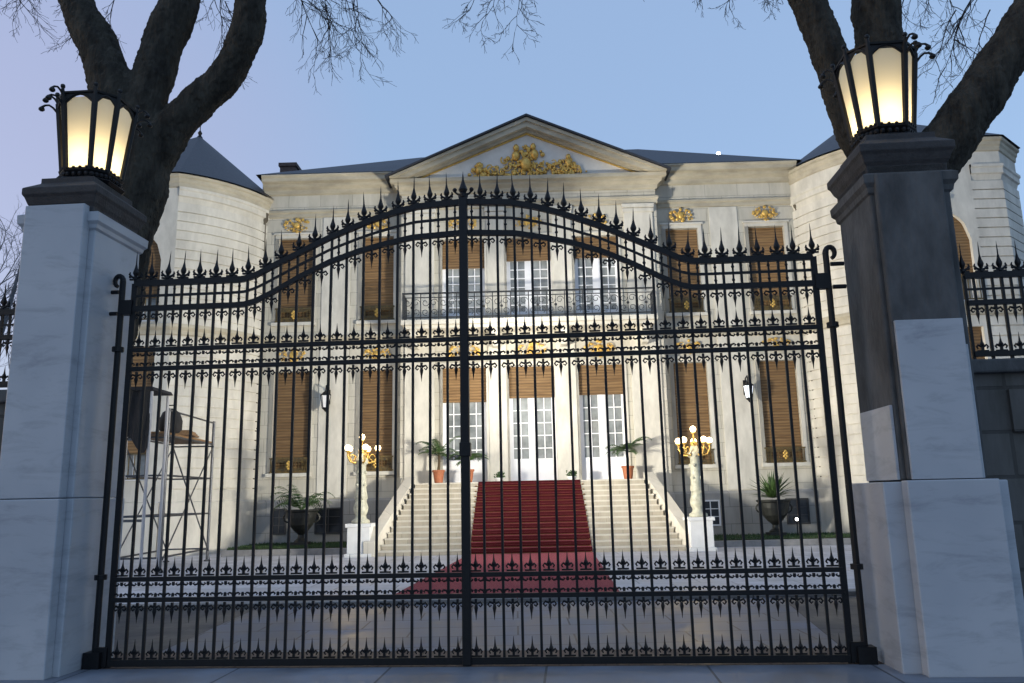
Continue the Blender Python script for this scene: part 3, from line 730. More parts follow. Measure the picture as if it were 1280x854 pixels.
# ------------------------------------------------------------------ candelabra
def candelabrum(loc,label):
    t=thing('candelabra_lamp',label,'candelabra',loc,0,'globe candelabra beside the stairs')
    b=MB(); b.box(-.38,.38,-.38,.38,0,.1); b.box(-.32,.32,-.32,.32,.1,.82); b.box(-.37,.37,-.37,.37,.82,.92); b.build('pedestal',M['pedestal'],t,bevel=.012)
    b=MB(); b.lathe([(.26,.92),(.26,1.0),(.17,1.06),(.15,1.14),(.20,1.24),(.215,1.36),(.17,1.5),(.16,1.6),(.19,1.68),(.16,1.8),(.14,2.3),(.13,2.55),(.18,2.62),(.2,2.7),(.13,2.78),(.09,2.9)],14)
    for k in range(4):
        a=k*PI/2+.4
        for z in (1.3,1.62,2.0,2.35,2.62): b.ball((.145*math.cos(a+z),.145*math.sin(a+z),z),.05,7,5)
    b.build('column',M['ivory'],t,smooth=True)
    g=MB(); gl=[]
    for k in range(5):
        a=2*PI*k/5+.1; c,s=math.cos(a),math.sin(a); R=.46
        g.tube([(.08*c,.08*s,2.72),(.22*c,.22*s,2.62),(.38*c,.38*s,2.66),(R*c,R*s,2.82),(R*c,R*s,2.94)],[.03,.028,.025,.022,.03],6)
        g.tube([(.3*c+.08*math.cos(q)*c,.3*s+.08*math.cos(q)*s,2.78+.08*math.sin(q)) for q in [i*.6 for i in range(9)]],.014,5)
        g.lathe([(.03,0),(.07,.03),(.07,.05),(.02,.06)],8,(R*c,R*s,2.92)); gl.append((R*c,R*s,3.05))
    g.tube([(0,0,2.85),(0,0,3.25)],.03,6); g.lathe([(.03,0),(.07,.03),(.07,.05),(.02,.06)],8,(0,0,3.23)); gl.append((0,0,3.37))
    g.ball((0,0,2.95),.1,8,6); g.build('arms',M['gold'],t,smooth=True)
    me=MB(); me.ball((0,0,0),.088,14,10); gm=me.mesh('globe',M['globe'],True)
    for p in gl: link('globe',gm,t,p)
    ld=bpy.data.lights.new('globe_light','POINT'); ld.energy=120; ld.color=(1,.78,.48); ld.shadow_soft_size=.35
    lo=bpy.data.objects.new('globe_light',ld); COL.objects.link(lo); lo.parent=t; lo.location=(0,-.0,3.62)
candelabrum((-4.42,23.2,0),'lit globe candelabra on a white pedestal at the scaffold side of the stairs')
candelabrum((5.12,22.8,0),'lit globe candelabra on a white pedestal on the spiky urn side of the stairs')

# ------------------------------------------------------------------ scaffold
SC=thing('scaffold_tower','grey tube scaffold tower with crossed braces and a plank deck','scaffold',(-8.3,19.1,0),math.radians(3.4))
posts=[((0,0),2.9+.95),((0,3.45),3.85),((-1.1,0),3.3),((-1.1,3.45),3.85)]
for (x,y),h in posts:
    b=MB(); b.tube([(x,y,.05),(x,y,h)],.04,8); b.lathe([(.09,0),(.09,.03),(.05,.05)],8,(x,y,.012)); b.build('post',M['steel'],SC)
for x in (0,-1.1):
    for z in (.35,1.3,2.25,3.2):
        b=MB(); b.tube([(x,0,z),(x,3.45,z)],.026,6); b.build('ledger',M['steel'],SC)
    for y0,y1,z0_,z1_ in ((0.05,3.4,.3,3.15),(3.4,.05,.3,3.15)):
        b=MB(); b.tube([(x+.03,y0,z0_ if y0<y1 or True else z1_),(x+.03,y1,z1_)],.02,6); b.build('brace',M['steel'],SC)
for y in (0,3.45):
    for z in (.35,1.3,2.25,3.15):
        b=MB(); b.tube([(-1.1,y,z),(0,y,z)],.024,6); b.build('transom',M['steel'],SC)
b=MB(); b.tube([(0,0,3.80),(0,3.45,3.80)],.024,6); b.build('guard_rail',M['steel'],SC)
for k in range(4):
    b=MB(); b.box(-1.08+k*.27,-.84+k*.27,-.15,3.6,3.23,3.28); b.build('deck_board',M['plank'],SC)
# things standing on and near the scaffold
t=thing('equipment_bag','black cloth bag slumped on the near end of the scaffold deck','bag',(-8.42,19.5,3.285))
b=MB(); b.lathe([(.2,0),(.27,.08),(.28,.3),(.2,.5),(.08,.58),(.04,.6)],10); b.build('bag_body',M['black'],t,smooth=True)
b=MB(); b.tube([(-.1,0,.5),(-.08,0,.68),(.08,0,.68),(.1,0,.5)],.02,6); b.build('carry_strap',M['black'],t)
t=thing('board_stack','short stack of offcut boards lying on the scaffold deck','boards',(-8.5,20.6,3.285),.2)
for k in range(3):
    b=MB(); b.box(-.3+.03*k,.25-.04*k,-.5+.05*k,.5,.045*k,.045*k+.04); b.build('board',M['plank'],t)
t=thing('black_canopy','black cloth canopy hung on a frame beside the scaffold tower','canopy',(-8.62,18.3,0))
for x,y in ((-.5,-.4),(.42,-.4),(-.5,.45),(.42,.45)):
    b=MB(); b.tube([(x,y,.01),(x,y,4.1)],.035,8); b.build('pole',M['whitetube'],t)
b=MB(); n=12; vs=[];fs=[]
for i in range(n+1):
    for j in range(7):
        u=i/n; vv=j/6; vs.append((-.5+.92*u, -.46-.05*math.sin(u*17+vv*3), 4.15-vv*(1.25+.2*math.sin(u*9)) ))
for i in range(n):
    for j in range(6): a=i*7+j; fs.append((a,a+1,a+8,a+7))
b.add(vs,fs); o=b.build('drape',M['black'],t,fix=False); sm=o.modifiers.new('thick','SOLIDIFY'); sm.thickness=.02
b=MB(); b.prism_y([(-.58,4.12),(.5,4.12),(.45,4.2),(-.53,4.2)],-.5,.55); b.build('canopy_top',M['black'],t)
b=MB(); b.box(-.46,.38,-.36,-.32,3.0,3.06); b.box(-.46,.38,-.36,-.32,1.2,1.26); b.build('cross_tube',M['steel'],t)
t=thing('leaning_ladder','grey ladder leaning against the near end of the scaffold','ladder',(-9.75,18.6,0))
for x in (-.2,.2):
    b=MB(); b.tube([(x,0,.012),(x,.5,3.6)],.025,6); b.build('stile',M['whitetube'],t)
for k in range(11):
    z=.3+.3*k; b=MB(); b.tube([(-.2,.5*z/3.6,z),(.2,.5*z/3.6,z)],.016,6); b.build('rung',M['whitetube'],t)

# ------------------------------------------------------------------ gate ironwork (shared small meshes)
def fin_mesh():
    b=MB(); b.lathe([(.017,0),(.026,.02),(.015,.04),(.017,.055),(.031,.085),(.032,.10),(.017,.145),(.008,.19),(.005,.27),(.001,.33)],6)
    for s in (-1,1):
        b.tube([(s*.012,0,.035),(s*.045,0,.05),(s*.065,0,.075),(s*.058,0,.10)],[.014,.013,.012,.006],5); b.ball((s*.058,0,.048),.016,6,4)
    b.box(-.06,.06,-.012,.012,.008,.026)
    return b.mesh('spear_finial',M['iron'])
def spike_mesh():
    b=MB(); b.box(-.055,.055,-.010,.010,.0,.016); b.box(-.012,.012,-.010,.010,.016,.05)
    for s in (-1,1):
        b.tube([(s*.01,0,.05),(s*.04,0,.07),(s*.055,0,.05),(s*.042,0,.03)],[.012,.011,.010,.007],5)
    b.lathe([(.012,.05),(.024,.075),(.012,.10),(.007,.13),(.001,.19)],5)
    return b.mesh('short_spike',M['iron'])
def pend_mesh():
    b=MB(); b.box(-.012,.012,-.010,.010,-.045,0)
    for s in (-1,1):
        b.tube([(s*.005,0,-.045),(s*.045,0,-.03),(s*.062,0,-.055),(s*.045,0,-.075),(s*.028,0,-.06)],[.012,.011,.010,.009,.006],5)
    b.lathe([(.001,-.20),(.008,-.14),(.02,-.085),(.012,-.05)],5)
    return b.mesh('pendant',M['iron'])
def scroll_mesh():
    b=MB()
    for s in (-1,1):
        b.tube([(s*.085,0,0),(s*.072,0,.024),(s*.045,0,.032),(s*.026,0,.020),(s*.040,0,.010)],[.013,.011,.010,.009,.007],5)
    b.ball((0,0,.022),.018,6,4,(1,.6,1)); b.box(-.012,.012,-.01,.01,0,.015)
    return b.mesh('scroll',M['iron'])
FIN,SPK,PEN,SCR=fin_mesh(),spike_mesh(),pend_mesh(),scroll_mesh()
TOPX=[0,.5,.75,1.0,1.45,2.05,2.25,2.38,2.5,4]; TOPZ=[4.71,4.68,4.625,4.55,4.375,4.09,3.99,3.95,3.945,3.945]
SECX=[0,.55,.85,1.14,1.45,1.75,2.1,2.25,2.36,2.5,4]; SECZ=[4.365,4.335,4.275,4.205,4.10,3.96,3.77,3.70,3.67,3.665,3.665]
def topz(d): return float(np.interp(abs(d),TOPX,TOPZ))
def secz(d): return float(np.interp(abs(d),SECX,SECZ))
def rail_strip(b, xs, zf, h, t):
    vs=[];fs=[]
    for x in xs:
        z=zf(x); vs += [(x,-t,z-h/2),(x,t,z-h/2),(x,t,z+h/2),(x,-t,z+h/2)]
    n=len(xs)
    for i in range(n-1):
        for k in range(4): q=(k+1)%4; fs.append((4*i+k,4*i+q,4*i+4+q,4*i+4+k))
    fs += [(3,2,1,0),(4*n-4,4*n-3,4*n-2,4*n-1)]
    b.add(vs,fs)
C0=3.735; SPC=.18
def gate_leaf(sgn,label):
    hinge = 0.0 if sgn<0 else 7.47
    g=thing('gate_leaf',label,'gate',G(hinge,0,0),GY,'leaves of the iron gate')
    L=lambda s:s-hinge                               # gate coordinate -> leaf coordinate
    # stations measured from the meeting post at C0 outwards
    bars=[C0+sgn*SPC*i for i in range(1,21)]
    for i,s in enumerate(bars):
        w=.0125 if i<19 else .030
        zt=topz(s-C0); b=MB(); b.box(-w,w,-.0125,.0125,.05 if i<19 else .0,zt)
        bo=b.build('bar',M['iron'],g,(L(s),0,0)); bo.rotation_euler=(random.gauss(0,.0012),random.gauss(0,.0011),0); fo=link('spear_finial',FIN,bo,(0,0,zt+.030)); fo.rotation_euler=(random.gauss(0,.02),random.gauss(0,.025),random.gauss(0,.12))
    lo,hi=sorted((L(C0+sgn*.02),L(bars[-1])))
    xs=[lo+(hi-lo)*i/90 for i in range(91)]
    dz=lambda x:x+hinge-C0
    for nm,zf,h,t in (('top_rail',lambda x:topz(dz(x)),.064,.024),('second_rail',lambda x:secz(dz(x)),.058,.022),('thin_rail',lambda x:(topz(dz(x))+secz(dz(x)))/2,.026,.011)):
        b=MB(); rail_strip(b,xs,zf,h,t); b.build(nm,M['iron'],g)
    for z,h in ((3.21,.046),(3.005,.046),(.85,.044),(.65,.044),(.05,.065)):
        b=MB(); b.box(lo,hi,-.02,.02,z-h/2,z+h/2); b.build('cross_rail',M['iron'],g,bevel=.004)
    for i in range(20):
        s=C0+sgn*SPC*(i+.5); d=s-C0; x=L(s)
        a,c=topz(d)-.035,secz(d)+.032
        b=MB(); b.box(-.009,.009,-.009,.009,c,a)
        m=(a+c)/2
        for q in (-1,1): b.ball((0,0,m+q*.07),.018,6,4); 
        b.build('picket',M['iron'],g,(x,0,0))
        link('pendant',PEN,g,(x,0,secz(d)-.033))
        link('pendant',PEN,g,(x,0,3.005-.030)); link('pendant',PEN,g,(x,0,.65-.028))
        link('short_spike',SPK,g,(x,0,3.21+.030)); link('short_spike',SPK,g,(x,0,.85+.028)); link('short_spike',SPK,g,(x,0,.05+.036))
        for z,f in ((3.005+.030,1),(.65+.028,1)): link('scroll',SCR,g,(x,0,z))
        for z in (3.21-.030,.85-.028):
            o=link('scroll',SCR,g,(x,0,z)); o.rotation_euler=(0,PI,0)
    # hinge pole with rolled top, pivot and collars
    b=MB(); b.tube([(0,0,0),(0,0,3.98)],.032,10)
    cr=[(sgn*(-.0)+ -sgn*0.0 - sgn*-1*.045*(1-math.cos(a)) ,0,3.98+.06*math.sin(a)) for a in [PI*k/7 for k in range(11)]]
    b.tube(cr,[.031-.001*k for k in range(11)],8)
    b.box(-.085,.085,-.07,.07,0,.16); b.lathe([(.06,0),(.06,.05)],10,(0,0,3.2)); b.lathe([(.06,0),(.06,.05)],10,(0,0,.85))
    b.build('hinge_pole',M['iron'],g)
    b=MB(); x1=L(bars[-1]); a_,b_=sorted((0,x1)); b.box(a_,b_,-.035,.035,3.60,3.76); b.build('hinge_arm',M['iron'],g)
    b=MB(); b.box(a_,b_,-.03,.03,.02,.20); b.build('pivot_block',M['iron'],g)
    for z in (3.62,3.86):
        b=MB(); a_,b_=sorted((sgn*.04,sgn*.17)); b.tube([(a_,0,z),(b_,0,z)],.022,8); b.build('wall_bracket',M['iron'],g)
    if sgn<0:
        b=MB(); x=L(C0); b.box(x-.044,x+.044,-.04,.04,.01,4.76); b.box(x-.056,x+.056,-.052,.052,2.0,2.14); b.build('meeting_post',M['iron'],g,bevel=.006)
        b=MB(); b.lathe([(.05,0),(.055,.03),(.03,.05),(.05,.09),(.03,.14),(.012,.2),(.001,.3)],8,(x,0,4.76))
        for s in (-1,1): b.ball((x+s*.09,0,4.85),.025,6,5); b.tube([(x,0,4.8),(x+s*.06,0,4.8),(x+s*.09,0,4.83)],.012,5)
        b.build('post_finial',M['iron'],g)
gate_leaf(-1,'black iron gate leaf with the thick meeting post, in front of the scaffold')
gate_leaf(1,'black iron gate leaf hung on the half clad dark pillar')

def fence(s0,n,sgn,label):
    g=thing('iron_fence',label,'fence',G(s0,0,2.80),GY,'iron fences on the boundary walls')
    x1=sgn*(n*.18)
    lo,hi=sorted((-.0,x1))
    for z,h in ((.08,.05),(.60,.05),(.88,.06)):
        b=MB(); b.box(lo,hi,-.026,.026,z-h/2,z+h/2); b.build('rail',M['iron'],g)
    b=MB(); b.box(lo,hi,-.012,.012,.73,.75); b.build('thin_rail',M['iron'],g)
    for i in range(n+1):
        x=sgn*.18*i; b=MB(); b.box(-.013,.013,-.013,.013,.0,.88); bo=b.build('bar',M['iron'],g,(x,0,0)); link('spear_finial',FIN,bo,(0,0,.905))
        if i<n:
            xm=x+sgn*.09; link('pendant',PEN,g,(xm,0,.577)); link('short_spike',SPK,g,(xm,0,.103))
            b=MB(); b.box(-.011,.011,-.01,.01,.625,.85); b.build('picket',M['iron'],g,(xm,0,0))
fence(8.80,26,1,'black iron fence with spear tops beside the half clad dark pillar')
fence(-1.16,26,-1,'black iron fence with spear tops beside the fully marble pillar')
def bwall(s0,s1,label):
    w=thing('boundary_wall',label,'wall',G((s0+s1)/2,.05,0),GY,'dwarf walls under the fences'); h=(s1-s0)/2
    b=MB(); b.box(-h,h,-.22,.28,0,2.66); b.build('masonry',M['rubble'],w)
    b=MB(); b.box(-h,h,-.30,.34,2.661,2.795); b.build('coping',M['core'],w,bevel=.02)
    b=MB()
    n=max(1,int(2*h/1.6))
    for k in range(n): x=-h+.35+1.6*k; b.box(x,x+1.1,-.262,-.221,2.1,2.5) if x+1.1<h else None
    b.build('raised_panel',M['rubble'],w)
bwall(8.62,13.6,'dark grey masonry wall carrying the fence beside the half clad pillar')
bwall(-6.0,-.98,'dark grey masonry wall carrying the fence beside the fully marble pillar')

# ------------------------------------------------------------------ gate pillars
def rect(x0,x1,y0,y1): return [(x0,y0),(x1,y0),(x1,y1),(x0,y1)]
def pillar(name,label,c,clad):
    p=thing('gate_pillar',label,'gate pillar',G(c,0,0),GY,'pillars of the gate')
    if clad:
        b=MB(); b.box(-.40,.38,-.38,.50,1.671,4.52); b.build('shaft',M['marble'],p,bevel=.012)
        b=MB(); b.box(-.335,.315,-.50,-.3805,1.671,4.70); b.build('front_slab',M['marble'],p,bevel=.010)
        b=MB(); b.sweep(rect(-.40,.38,-.38,.50),[(0,4.44),(.02,4.46),(.03,4.50),(.055,4.53),(.06,4.62),(.03,4.64)],True); b.build('ring_moulding',M['marble'],p)
        b=MB(); b.box(-.42,.40,-.40,.52,0,1.665); b.build('base',M['marble'],p,bevel=.012)
        b=MB(); b.box(-.355,.335,-.525,-.4005,0,1.664); b.build('base_slab',M['marble'],p,bevel=.012)
        x0,x1,y0,y1=-.36,.37,-.43,.48; zc=4.60
    else:
        b=MB(); b.box(-.37,.40,-.43,.45,1.67,4.75); b.build('shaft',M['core'],p,bevel=.02)
        b=MB(); b.box(-.33,.31,-.51,-.4305,1.67,4.62); b.build('front_slab',M['core'],p,bevel=.02)
        b=MB(); b.sweep(rect(-.37,.40,-.43,.45),[(0,4.42),(.02,4.44),(.03,4.49),(.06,4.53),(.065,4.61),(.02,4.64)],True); b.build('ring_moulding',M['core'],p)
        b=MB(); b.box(-.315,.30,-.545,-.5105,1.672,3.14); b.build('front_cladding',M['marble'],p,bevel=.006)
        b=MB(); b.box(-.40,-.3705,-.42,.36,1.672,2.36); b.build('side_cladding',M['marble'],p,bevel=.006)
        b=MB(); b.box(.301,.34,-.50,-.45,1.672,2.9); b.build('edge_cladding',M['marble'],p,bevel=.006)
        b=MB(); b.box(-.55,.55,-.46,.56,0,1.655); b.build('base',M['marble'],p,bevel=.012)
        b=MB(); b.box(-.39,.41,-.60,-.4605,0,1.665); b.build('base_slab',M['marble'],p,bevel=.012)
        x0,x1,y0,y1=-.39,.42,-.45,.47; zc=4.62
    z=zc
    b=MB(); b.sweep(rect(x0,x1,y0,y1),[(-.02,z),(-.02,z+.10),(.005,z+.14),(.03,z+.21),(.05,z+.24),(.05,z+.31),(.01,z+.34),(-.07,z+.40),(-.07,z+.46)],True)
    b.build('cap',M['capst'],p,bevel=.008)
    return z+.46
ztl=pillar('p','tall gate pillar fully clad in white marble with a dark stone cap',-.50,True)
ztr=pillar('p','dark stone gate pillar only partly clad in white marble panels',8.17,False)

# ------------------------------------------------------------------ lanterns
def lantern(c,t0,z0,label,rz):
    g=thing('gate_lantern',label,'lantern',G(c,t0,z0),GY+rz,'lanterns on the gate pillars')
    N=8; h0,h1=.262,.345; zb,zt=.15,.96; F=.52
    def V(h): f=F*h; return [Vector(p) for p in ((f,-h,0),(h,-f,0),(h,f,0),(f,h,0),(-f,h,0),(-h,f,0),(-h,-f,0),(-f,-h,0))]
    def ring(b,prof):
        base=len(b.v)
        for h,z in prof: b.v += [(v.x,v.y,z) for v in V(h)]
        for i in range(len(prof)-1):
            for k in range(N): q=(k+1)%N; b.f.append((base+i*N+k,base+i*N+q,base+(i+1)*N+q,base+(i+1)*N+k))
    A,B=V(h0),V(h1)
    b=MB(); ring(b,[(.05,0),(.28,0),(.31,.03),(.29,.05),(.24,.07),(.255,.10),(.285,.13),(.29,.155),(.22,.158),(.2,.12)])
    for k in range(N):
        q=(k+1)%N; a=A[k]+Vector((0,0,zb)); c_=B[k]+Vector((0,0,zt)); o=B[k].normalized()
        b.tube([a,c_],[.030,.036],6)
        b.tube([c_-Vector((0,0,.02)),c_+o*.02+Vector((0,0,.10))],[.025,.018],6); b.ball(c_+o*.02+Vector((0,0,.12)),.028,6,5)
        p0,p1=B[k]+Vector((0,0,0)),B[q]+Vector((0,0,0)); pts=[]
        for i in range(9):
            t=i/8; w=p0.lerp(p1,t); w.z=zt-.09+.12*math.sin(PI*t); pts.append(w)
        b.tube(pts,.016,5)
        for i in range(8):
            u0,u1=pts[i],pts[i+1]; b.add([u0,u1,(u1.x,u1.y,zt+.045),(u0.x,u0.y,zt+.045)],[(0,1,2,3)])
        for i in range(4):
            t=(i+.5)/4; w=A[k].lerp(A[q],t); b.ball((w.x*1.02,w.y*1.02,.085),.03,6,4); b.ball((w.x*1.08,w.y*1.08,.155),.02,6,4)
    ring(b,[(h1-.03,zt+.035),(h1+.015,zt+.04),(h1+.02,zt+.06),(h1-.03,zt+.07)])
    b.build('lantern_frame',M['iron'],g)
    for k in range(N):
        q=(k+1)%N; i0,i1=V(h0-.012),V(h1-.012)
        p=MB(); p.add([(i0[k].x,i0[k].y,zb),(i0[q].x,i0[q].y,zb),(i1[q].x,i1[q].y,zt),(i1[k].x,i1[k].y,zt)],[(0,1,2,3)])
        p.build('glass_panel',M['opal'],g,fix=False)
    for k in (2,3,6,7) if rz>0 else (0,1,4,5):
        o=B[k].normalized(); R1=B[k].length
        s=MB()
        for dz,R in ((0.02,.13),(-.09,.16)):
            s.tube([o*(R1+.01+R*u)+Vector((0,0,zt+dz+.07*math.sin(u*PI*.9))) for u in (0,.25,.5,.75,1)],[.014,.013,.012,.012,.016],5)
            s.ball(o*(R1+R)+Vector((0,0,zt+dz+.01)),.034,7,5,(1,1,.8))
        s.build('scroll_ornament',M['iron'],g)
    ld=bpy.data.lights.new('lantern_bulb','POINT'); ld.energy=LANT; ld.color=(1,.84,.56); ld.shadow_soft_size=.07
    lo=bpy.data.objects.new('lantern_bulb',ld); COL.objects.link(lo); lo.parent=g; lo.location=(0,0,.28)
LANT=12.5
lantern(-.47,.02,ztl,'lit octagonal lantern on the fully marble pillar',math.radians(.5))
lantern(8.17,0,ztr,'lit octagonal lantern on the dark half clad pillar',math.radians(-.5))

# ------------------------------------------------------------------ trees
def catm(pts,rs,n=6):
    P=[Vector(p) for p in pts]; out=[];rr=[]
    for i in range(len(P)-1):
        a,b,c,d=P[max(i-1,0)],P[i],P[i+1],P[min(i+2,len(P)-1)]
        for k in range(n):
            t=k/n; out.append(.5*((2*b)+(c-a)*t+(2*a-5*b+4*c-d)*t*t+(3*b-a-3*c+d)*t**3)); rr.append(rs[i]+(rs[i+1]-rs[i])*t)
    out.append(P[-1]); rr.append(rs[-1]); return out,rr
def twig(b,p,d,L,r,rg,lev,droop):
    n=6; pts=[p.copy()]; q=p.copy(); dd=d.copy()
    for i in range(n):
        dd=(dd+Vector((rg.gauss(0,.16),rg.gauss(0,.16),rg.gauss(0,.12)-droop))).normalized(); q=q+dd*L/n; pts.append(q.copy())
    b.tube(pts,[max(.003,r*(1-.75*i/n)) for i in range(n+1)],4 if lev<2 else 3,False)
    if lev<3:
        for i in range(1+(lev>0),n+1):
            for _ in range(1 if lev<1 else rg.choice((0,1,1))):
                e=(pts[i]-pts[i-1]).normalized(); ax=Vector((rg.gauss(0,1),rg.gauss(0,1),rg.gauss(0,.6))).normalized()
                nd=(e+ax*rg.uniform(.5,.9)).normalized()
                twig(b,pts[i],nd,L*rg.uniform(.35,.6),r*.55,rg,lev+1,droop*1.15)
TW=.6
def tree(label,loc,limbs,sprays,seed,group,mt='bark',crown=True):
    rg=random.Random(seed); o=thing('bare_tree',label,'tree',loc,0,group); lv=Vector(loc)
    b=MB()
    for pts,rs in limbs:
        cp,cr=catm(pts,rs)
        cp=[p-lv+Vector((mnoise.noise(p*1.3)*.07,mnoise.noise(p*1.3+Vector((9,0,0)))*.07,0)) for p in cp]
        b.tube(cp,cr,12)
    t=b.build('trunk',M[mt],o,smooth=True)
    m=t.modifiers.new('merge','REMESH'); m.mode='VOXEL'; m.voxel_size=.034; m.use_smooth_shade=True
    sm=t.modifiers.new('soft','SMOOTH'); sm.iterations=5; sm.factor=.5
    tx=bpy.data.textures.new('bark_lumps','CLOUDS'); tx.noise_scale=.45
    dm=t.modifiers.new('lumps','DISPLACE'); dm.texture=tx; dm.strength=.085; dm.mid_level=.5
    tx2=bpy.data.textures.new('bark_ridges','CLOUDS'); tx2.noise_scale=.07
    dm2=t.modifiers.new('ridges','DISPLACE'); dm2.texture=tx2; dm2.strength=.055; dm2.mid_level=.5
    c=MB()
    ex=[(( p[0]+rg.uniform(-.5,.5),p[1]+rg.uniform(-.3,.5),p[2]+rg.uniform(-.1,.3)),(d[0]+rg.uniform(-.3,.3),d[1],d[2]),L*rg.uniform(.75,1.05),r*.8,dr) for p,d,L,r,dr in sprays[::2]] if mt=='bark' else []
    for p,d,L,r,dr in list(sprays)+ex: twig(c,Vector(p)-lv,Vector(d).normalized(),L*(TW if mt=='bark' else 1),r*.62,rg,0,dr)
    # limbs above carry upright twigs
    if crown:
        for pts,rs in limbs[1:]:
            for k in range(7):
                p=Vector(pts[-1]); q=Vector(pts[-2]); w=p.lerp(q,rg.random()*.6)
                twig(c,w-lv,Vector((rg.gauss(0,.7),rg.gauss(0,.7),1)).normalized(),rg.uniform(1.5,3),.045,rg,1,.0)
    c.build('crown',M['twig' if mt=='bark' else 'farbark'],o,fix=False)
    return o
Y=12.0
limbsL=[
 ([(-6.75,Y,-.1),(-6.6,Y,1.5),(-6.42,Y,3.4),(-6.18,Y,5.0),(-5.98,Y,6.4),(-5.92,Y,7.5)],[.58,.47,.44,.43,.45,.44]),
 ([(-5.98,Y,6.9),(-6.42,Y,8.32),(-7.10,Y+.1,9.64),(-7.77,Y+.2,10.9),(-8.5,Y+.2,12.6),(-9.1,Y,14.6)],[.36,.36,.30,.27,.2,.1]),
 ([(-5.95,Y,7.2),(-5.86,Y+.1,8.59),(-5.62,Y+.25,9.91),(-5.5,Y+.3,11.3),(-5.3,Y+.2,13.1),(-5.2,Y,15)],[.36,.33,.33,.29,.22,.1]),
 ([(-5.85,Y,6.9),(-5.12,Y,7.95),(-4.45,Y-.1,8.75),(-4.20,Y-.2,9.45),(-4.05,Y-.2,10.6),(-3.45,Y-.2,12.4),(-3.0,Y,14)],[.32,.29,.26,.26,.22,.15,.08])]
D=(0,0,-1)
spL=[((-7.9,12,11.2),(-.25,.1,-1),2.3,.03,.02),((-8.4,12.5,11.0),(.1,0,-1),1.6,.025,.02),((-7.2,12.3,10.4),(-.3,.1,-1),1.7,.02,.02),
     ((-5.2,12.4,10.6),(.25,.1,-1),2.0,.02,.03),((-4.9,12.2,10.4),(-.1,.3,-1),1.6,.02,.03),((-4.9,12.5,10.2),(.3,.2,-.6),1.5,.02,.03),
     ((-3.9,12.2,10.6),(.6,.2,-.5),2.2,.028,.06),((-3.6,12.4,10.8),(.5,-.2,-.7),2.2,.028,.05),((-3.3,12.1,10.5),(.5,.1,-.8),2.0,.025,.05),((-2.7,12.3,10.7),(.15,.2,-1),2.1,.025,.03),((-2.4,12.5,10.5),(.1,.1,-1),1.9,.022,.03),((-3.2,12.8,10.3),(-.1,.1,-1),1.7,.02,.03),
     ((-.1,12.2,10.5),(.1,.1,-1),1.6,.02,.02),((.25,12.4,10.4),(-.05,.1,-1),1.5,.018,.02),((.1,12.1,10.6),(.2,0,-1),1.3,.018,.02)]
# long bough that carries the twigs over the middle of the view
limbsL.append(([(-4.0,Y-.2,10.7),(-2.6,Y,11.5),(-1.2,Y+.1,11.6),(.1,Y+.2,11.3),(.9,Y+.3,11.1)],[.10,.05,.03,.018,.006]))
tree('bare tree with a leaning mossy trunk behind the fully marble pillar',(-6.75,12,0),limbsL,spL,21,'bare trees behind the gate pillars')
limbsR=[
 ([(5.75,Y,-.1),(5.9,Y,2.0),(6.02,Y,4.0),(6.15,Y,5.6),(6.22,Y,6.8)],[.72,.60,.58,.60,.56]),
 ([(6.12,Y,6.2),(5.66,Y,7.30),(5.38,Y,8.48),(5.12,Y+.1,9.66),(4.86,Y+.1,11.1),(4.3,Y,13.2)],[.36,.32,.29,.28,.22,.1]),
 ([(6.22,Y,6.5),(6.26,Y+.1,7.9),(6.28,Y+.2,9.1),(6.38,Y+.2,10.6),(6.7,Y,12.2),(6.9,Y,14.4)],[.40,.38,.385,.34,.26,.1]),
 ([(6.3,Y,6.1),(7.05,Y,7.0),(7.98,Y,8.22),(8.78,Y,9.28),(9.7,Y,10.5),(10.9,Y,12.4)],[.44,.42,.39,.37,.3,.14]),
 ([(5.1,Y+.1,9.9),(4.4,Y,10.6),(3.6,Y,11.1),(2.9,Y,11.2)],[.09,.04,.025,.006])]
spR=[((3.3,12,10.5),(.2,.1,-1),1.0,.02,.03),((3.9,12.3,10.6),(.2,.1,-1),1.2,.02,.03),((4.4,12.1,10.5),(-.2,.1,-1),1.0,.02,.03),
     ((8.6,12.4,10.4),(-.8,.1,-.7),2.4,.03,.03),((8.2,12.6,10.0),(-.5,.1,-.9),2.2,.028,.03),((8.3,12.3,9.6),(-.6,.1,-.6),1.8,.022,.03),((7.2,12.5,10.6),(.1,.1,-1),1.8,.02,.03),((7.8,12.2,10.7),(-.15,.2,-1),2.0,.022,.03),((9.3,12.5,10.4),(.1,.1,-1),1.7,.02,.03)]
tree('bare tree with three stout limbs behind the half clad dark pillar',(5.75,12,0),limbsR,spR,33,'bare trees behind the gate pillars')
far=[([(-27.5,40,0),(-27.3,40,4),(-27.1,40,8)],[.4,.3,.22]),([(-27.1,40,7.5),(-26.4,40,10),(-25.9,40,12.5),(-25.6,40,14.5)],[.2,.15,.1,.04]),([(-27.1,40,7.5),(-28.2,40,10),(-28.9,40,13)],[.2,.14,.05])]
spF=[((-26.5+random.Random(k).uniform(-1,1.3),40+random.Random(k+50).uniform(-1,1),7.5+k*.30),(random.Random(k+9).uniform(-.2,1),0,.8),3.2,.05,.0) for k in range(22)]
tree('pale frosted bare tree far away beyond the fence',(-27.5,40,0),far,spF,5,None,'farbark',False)

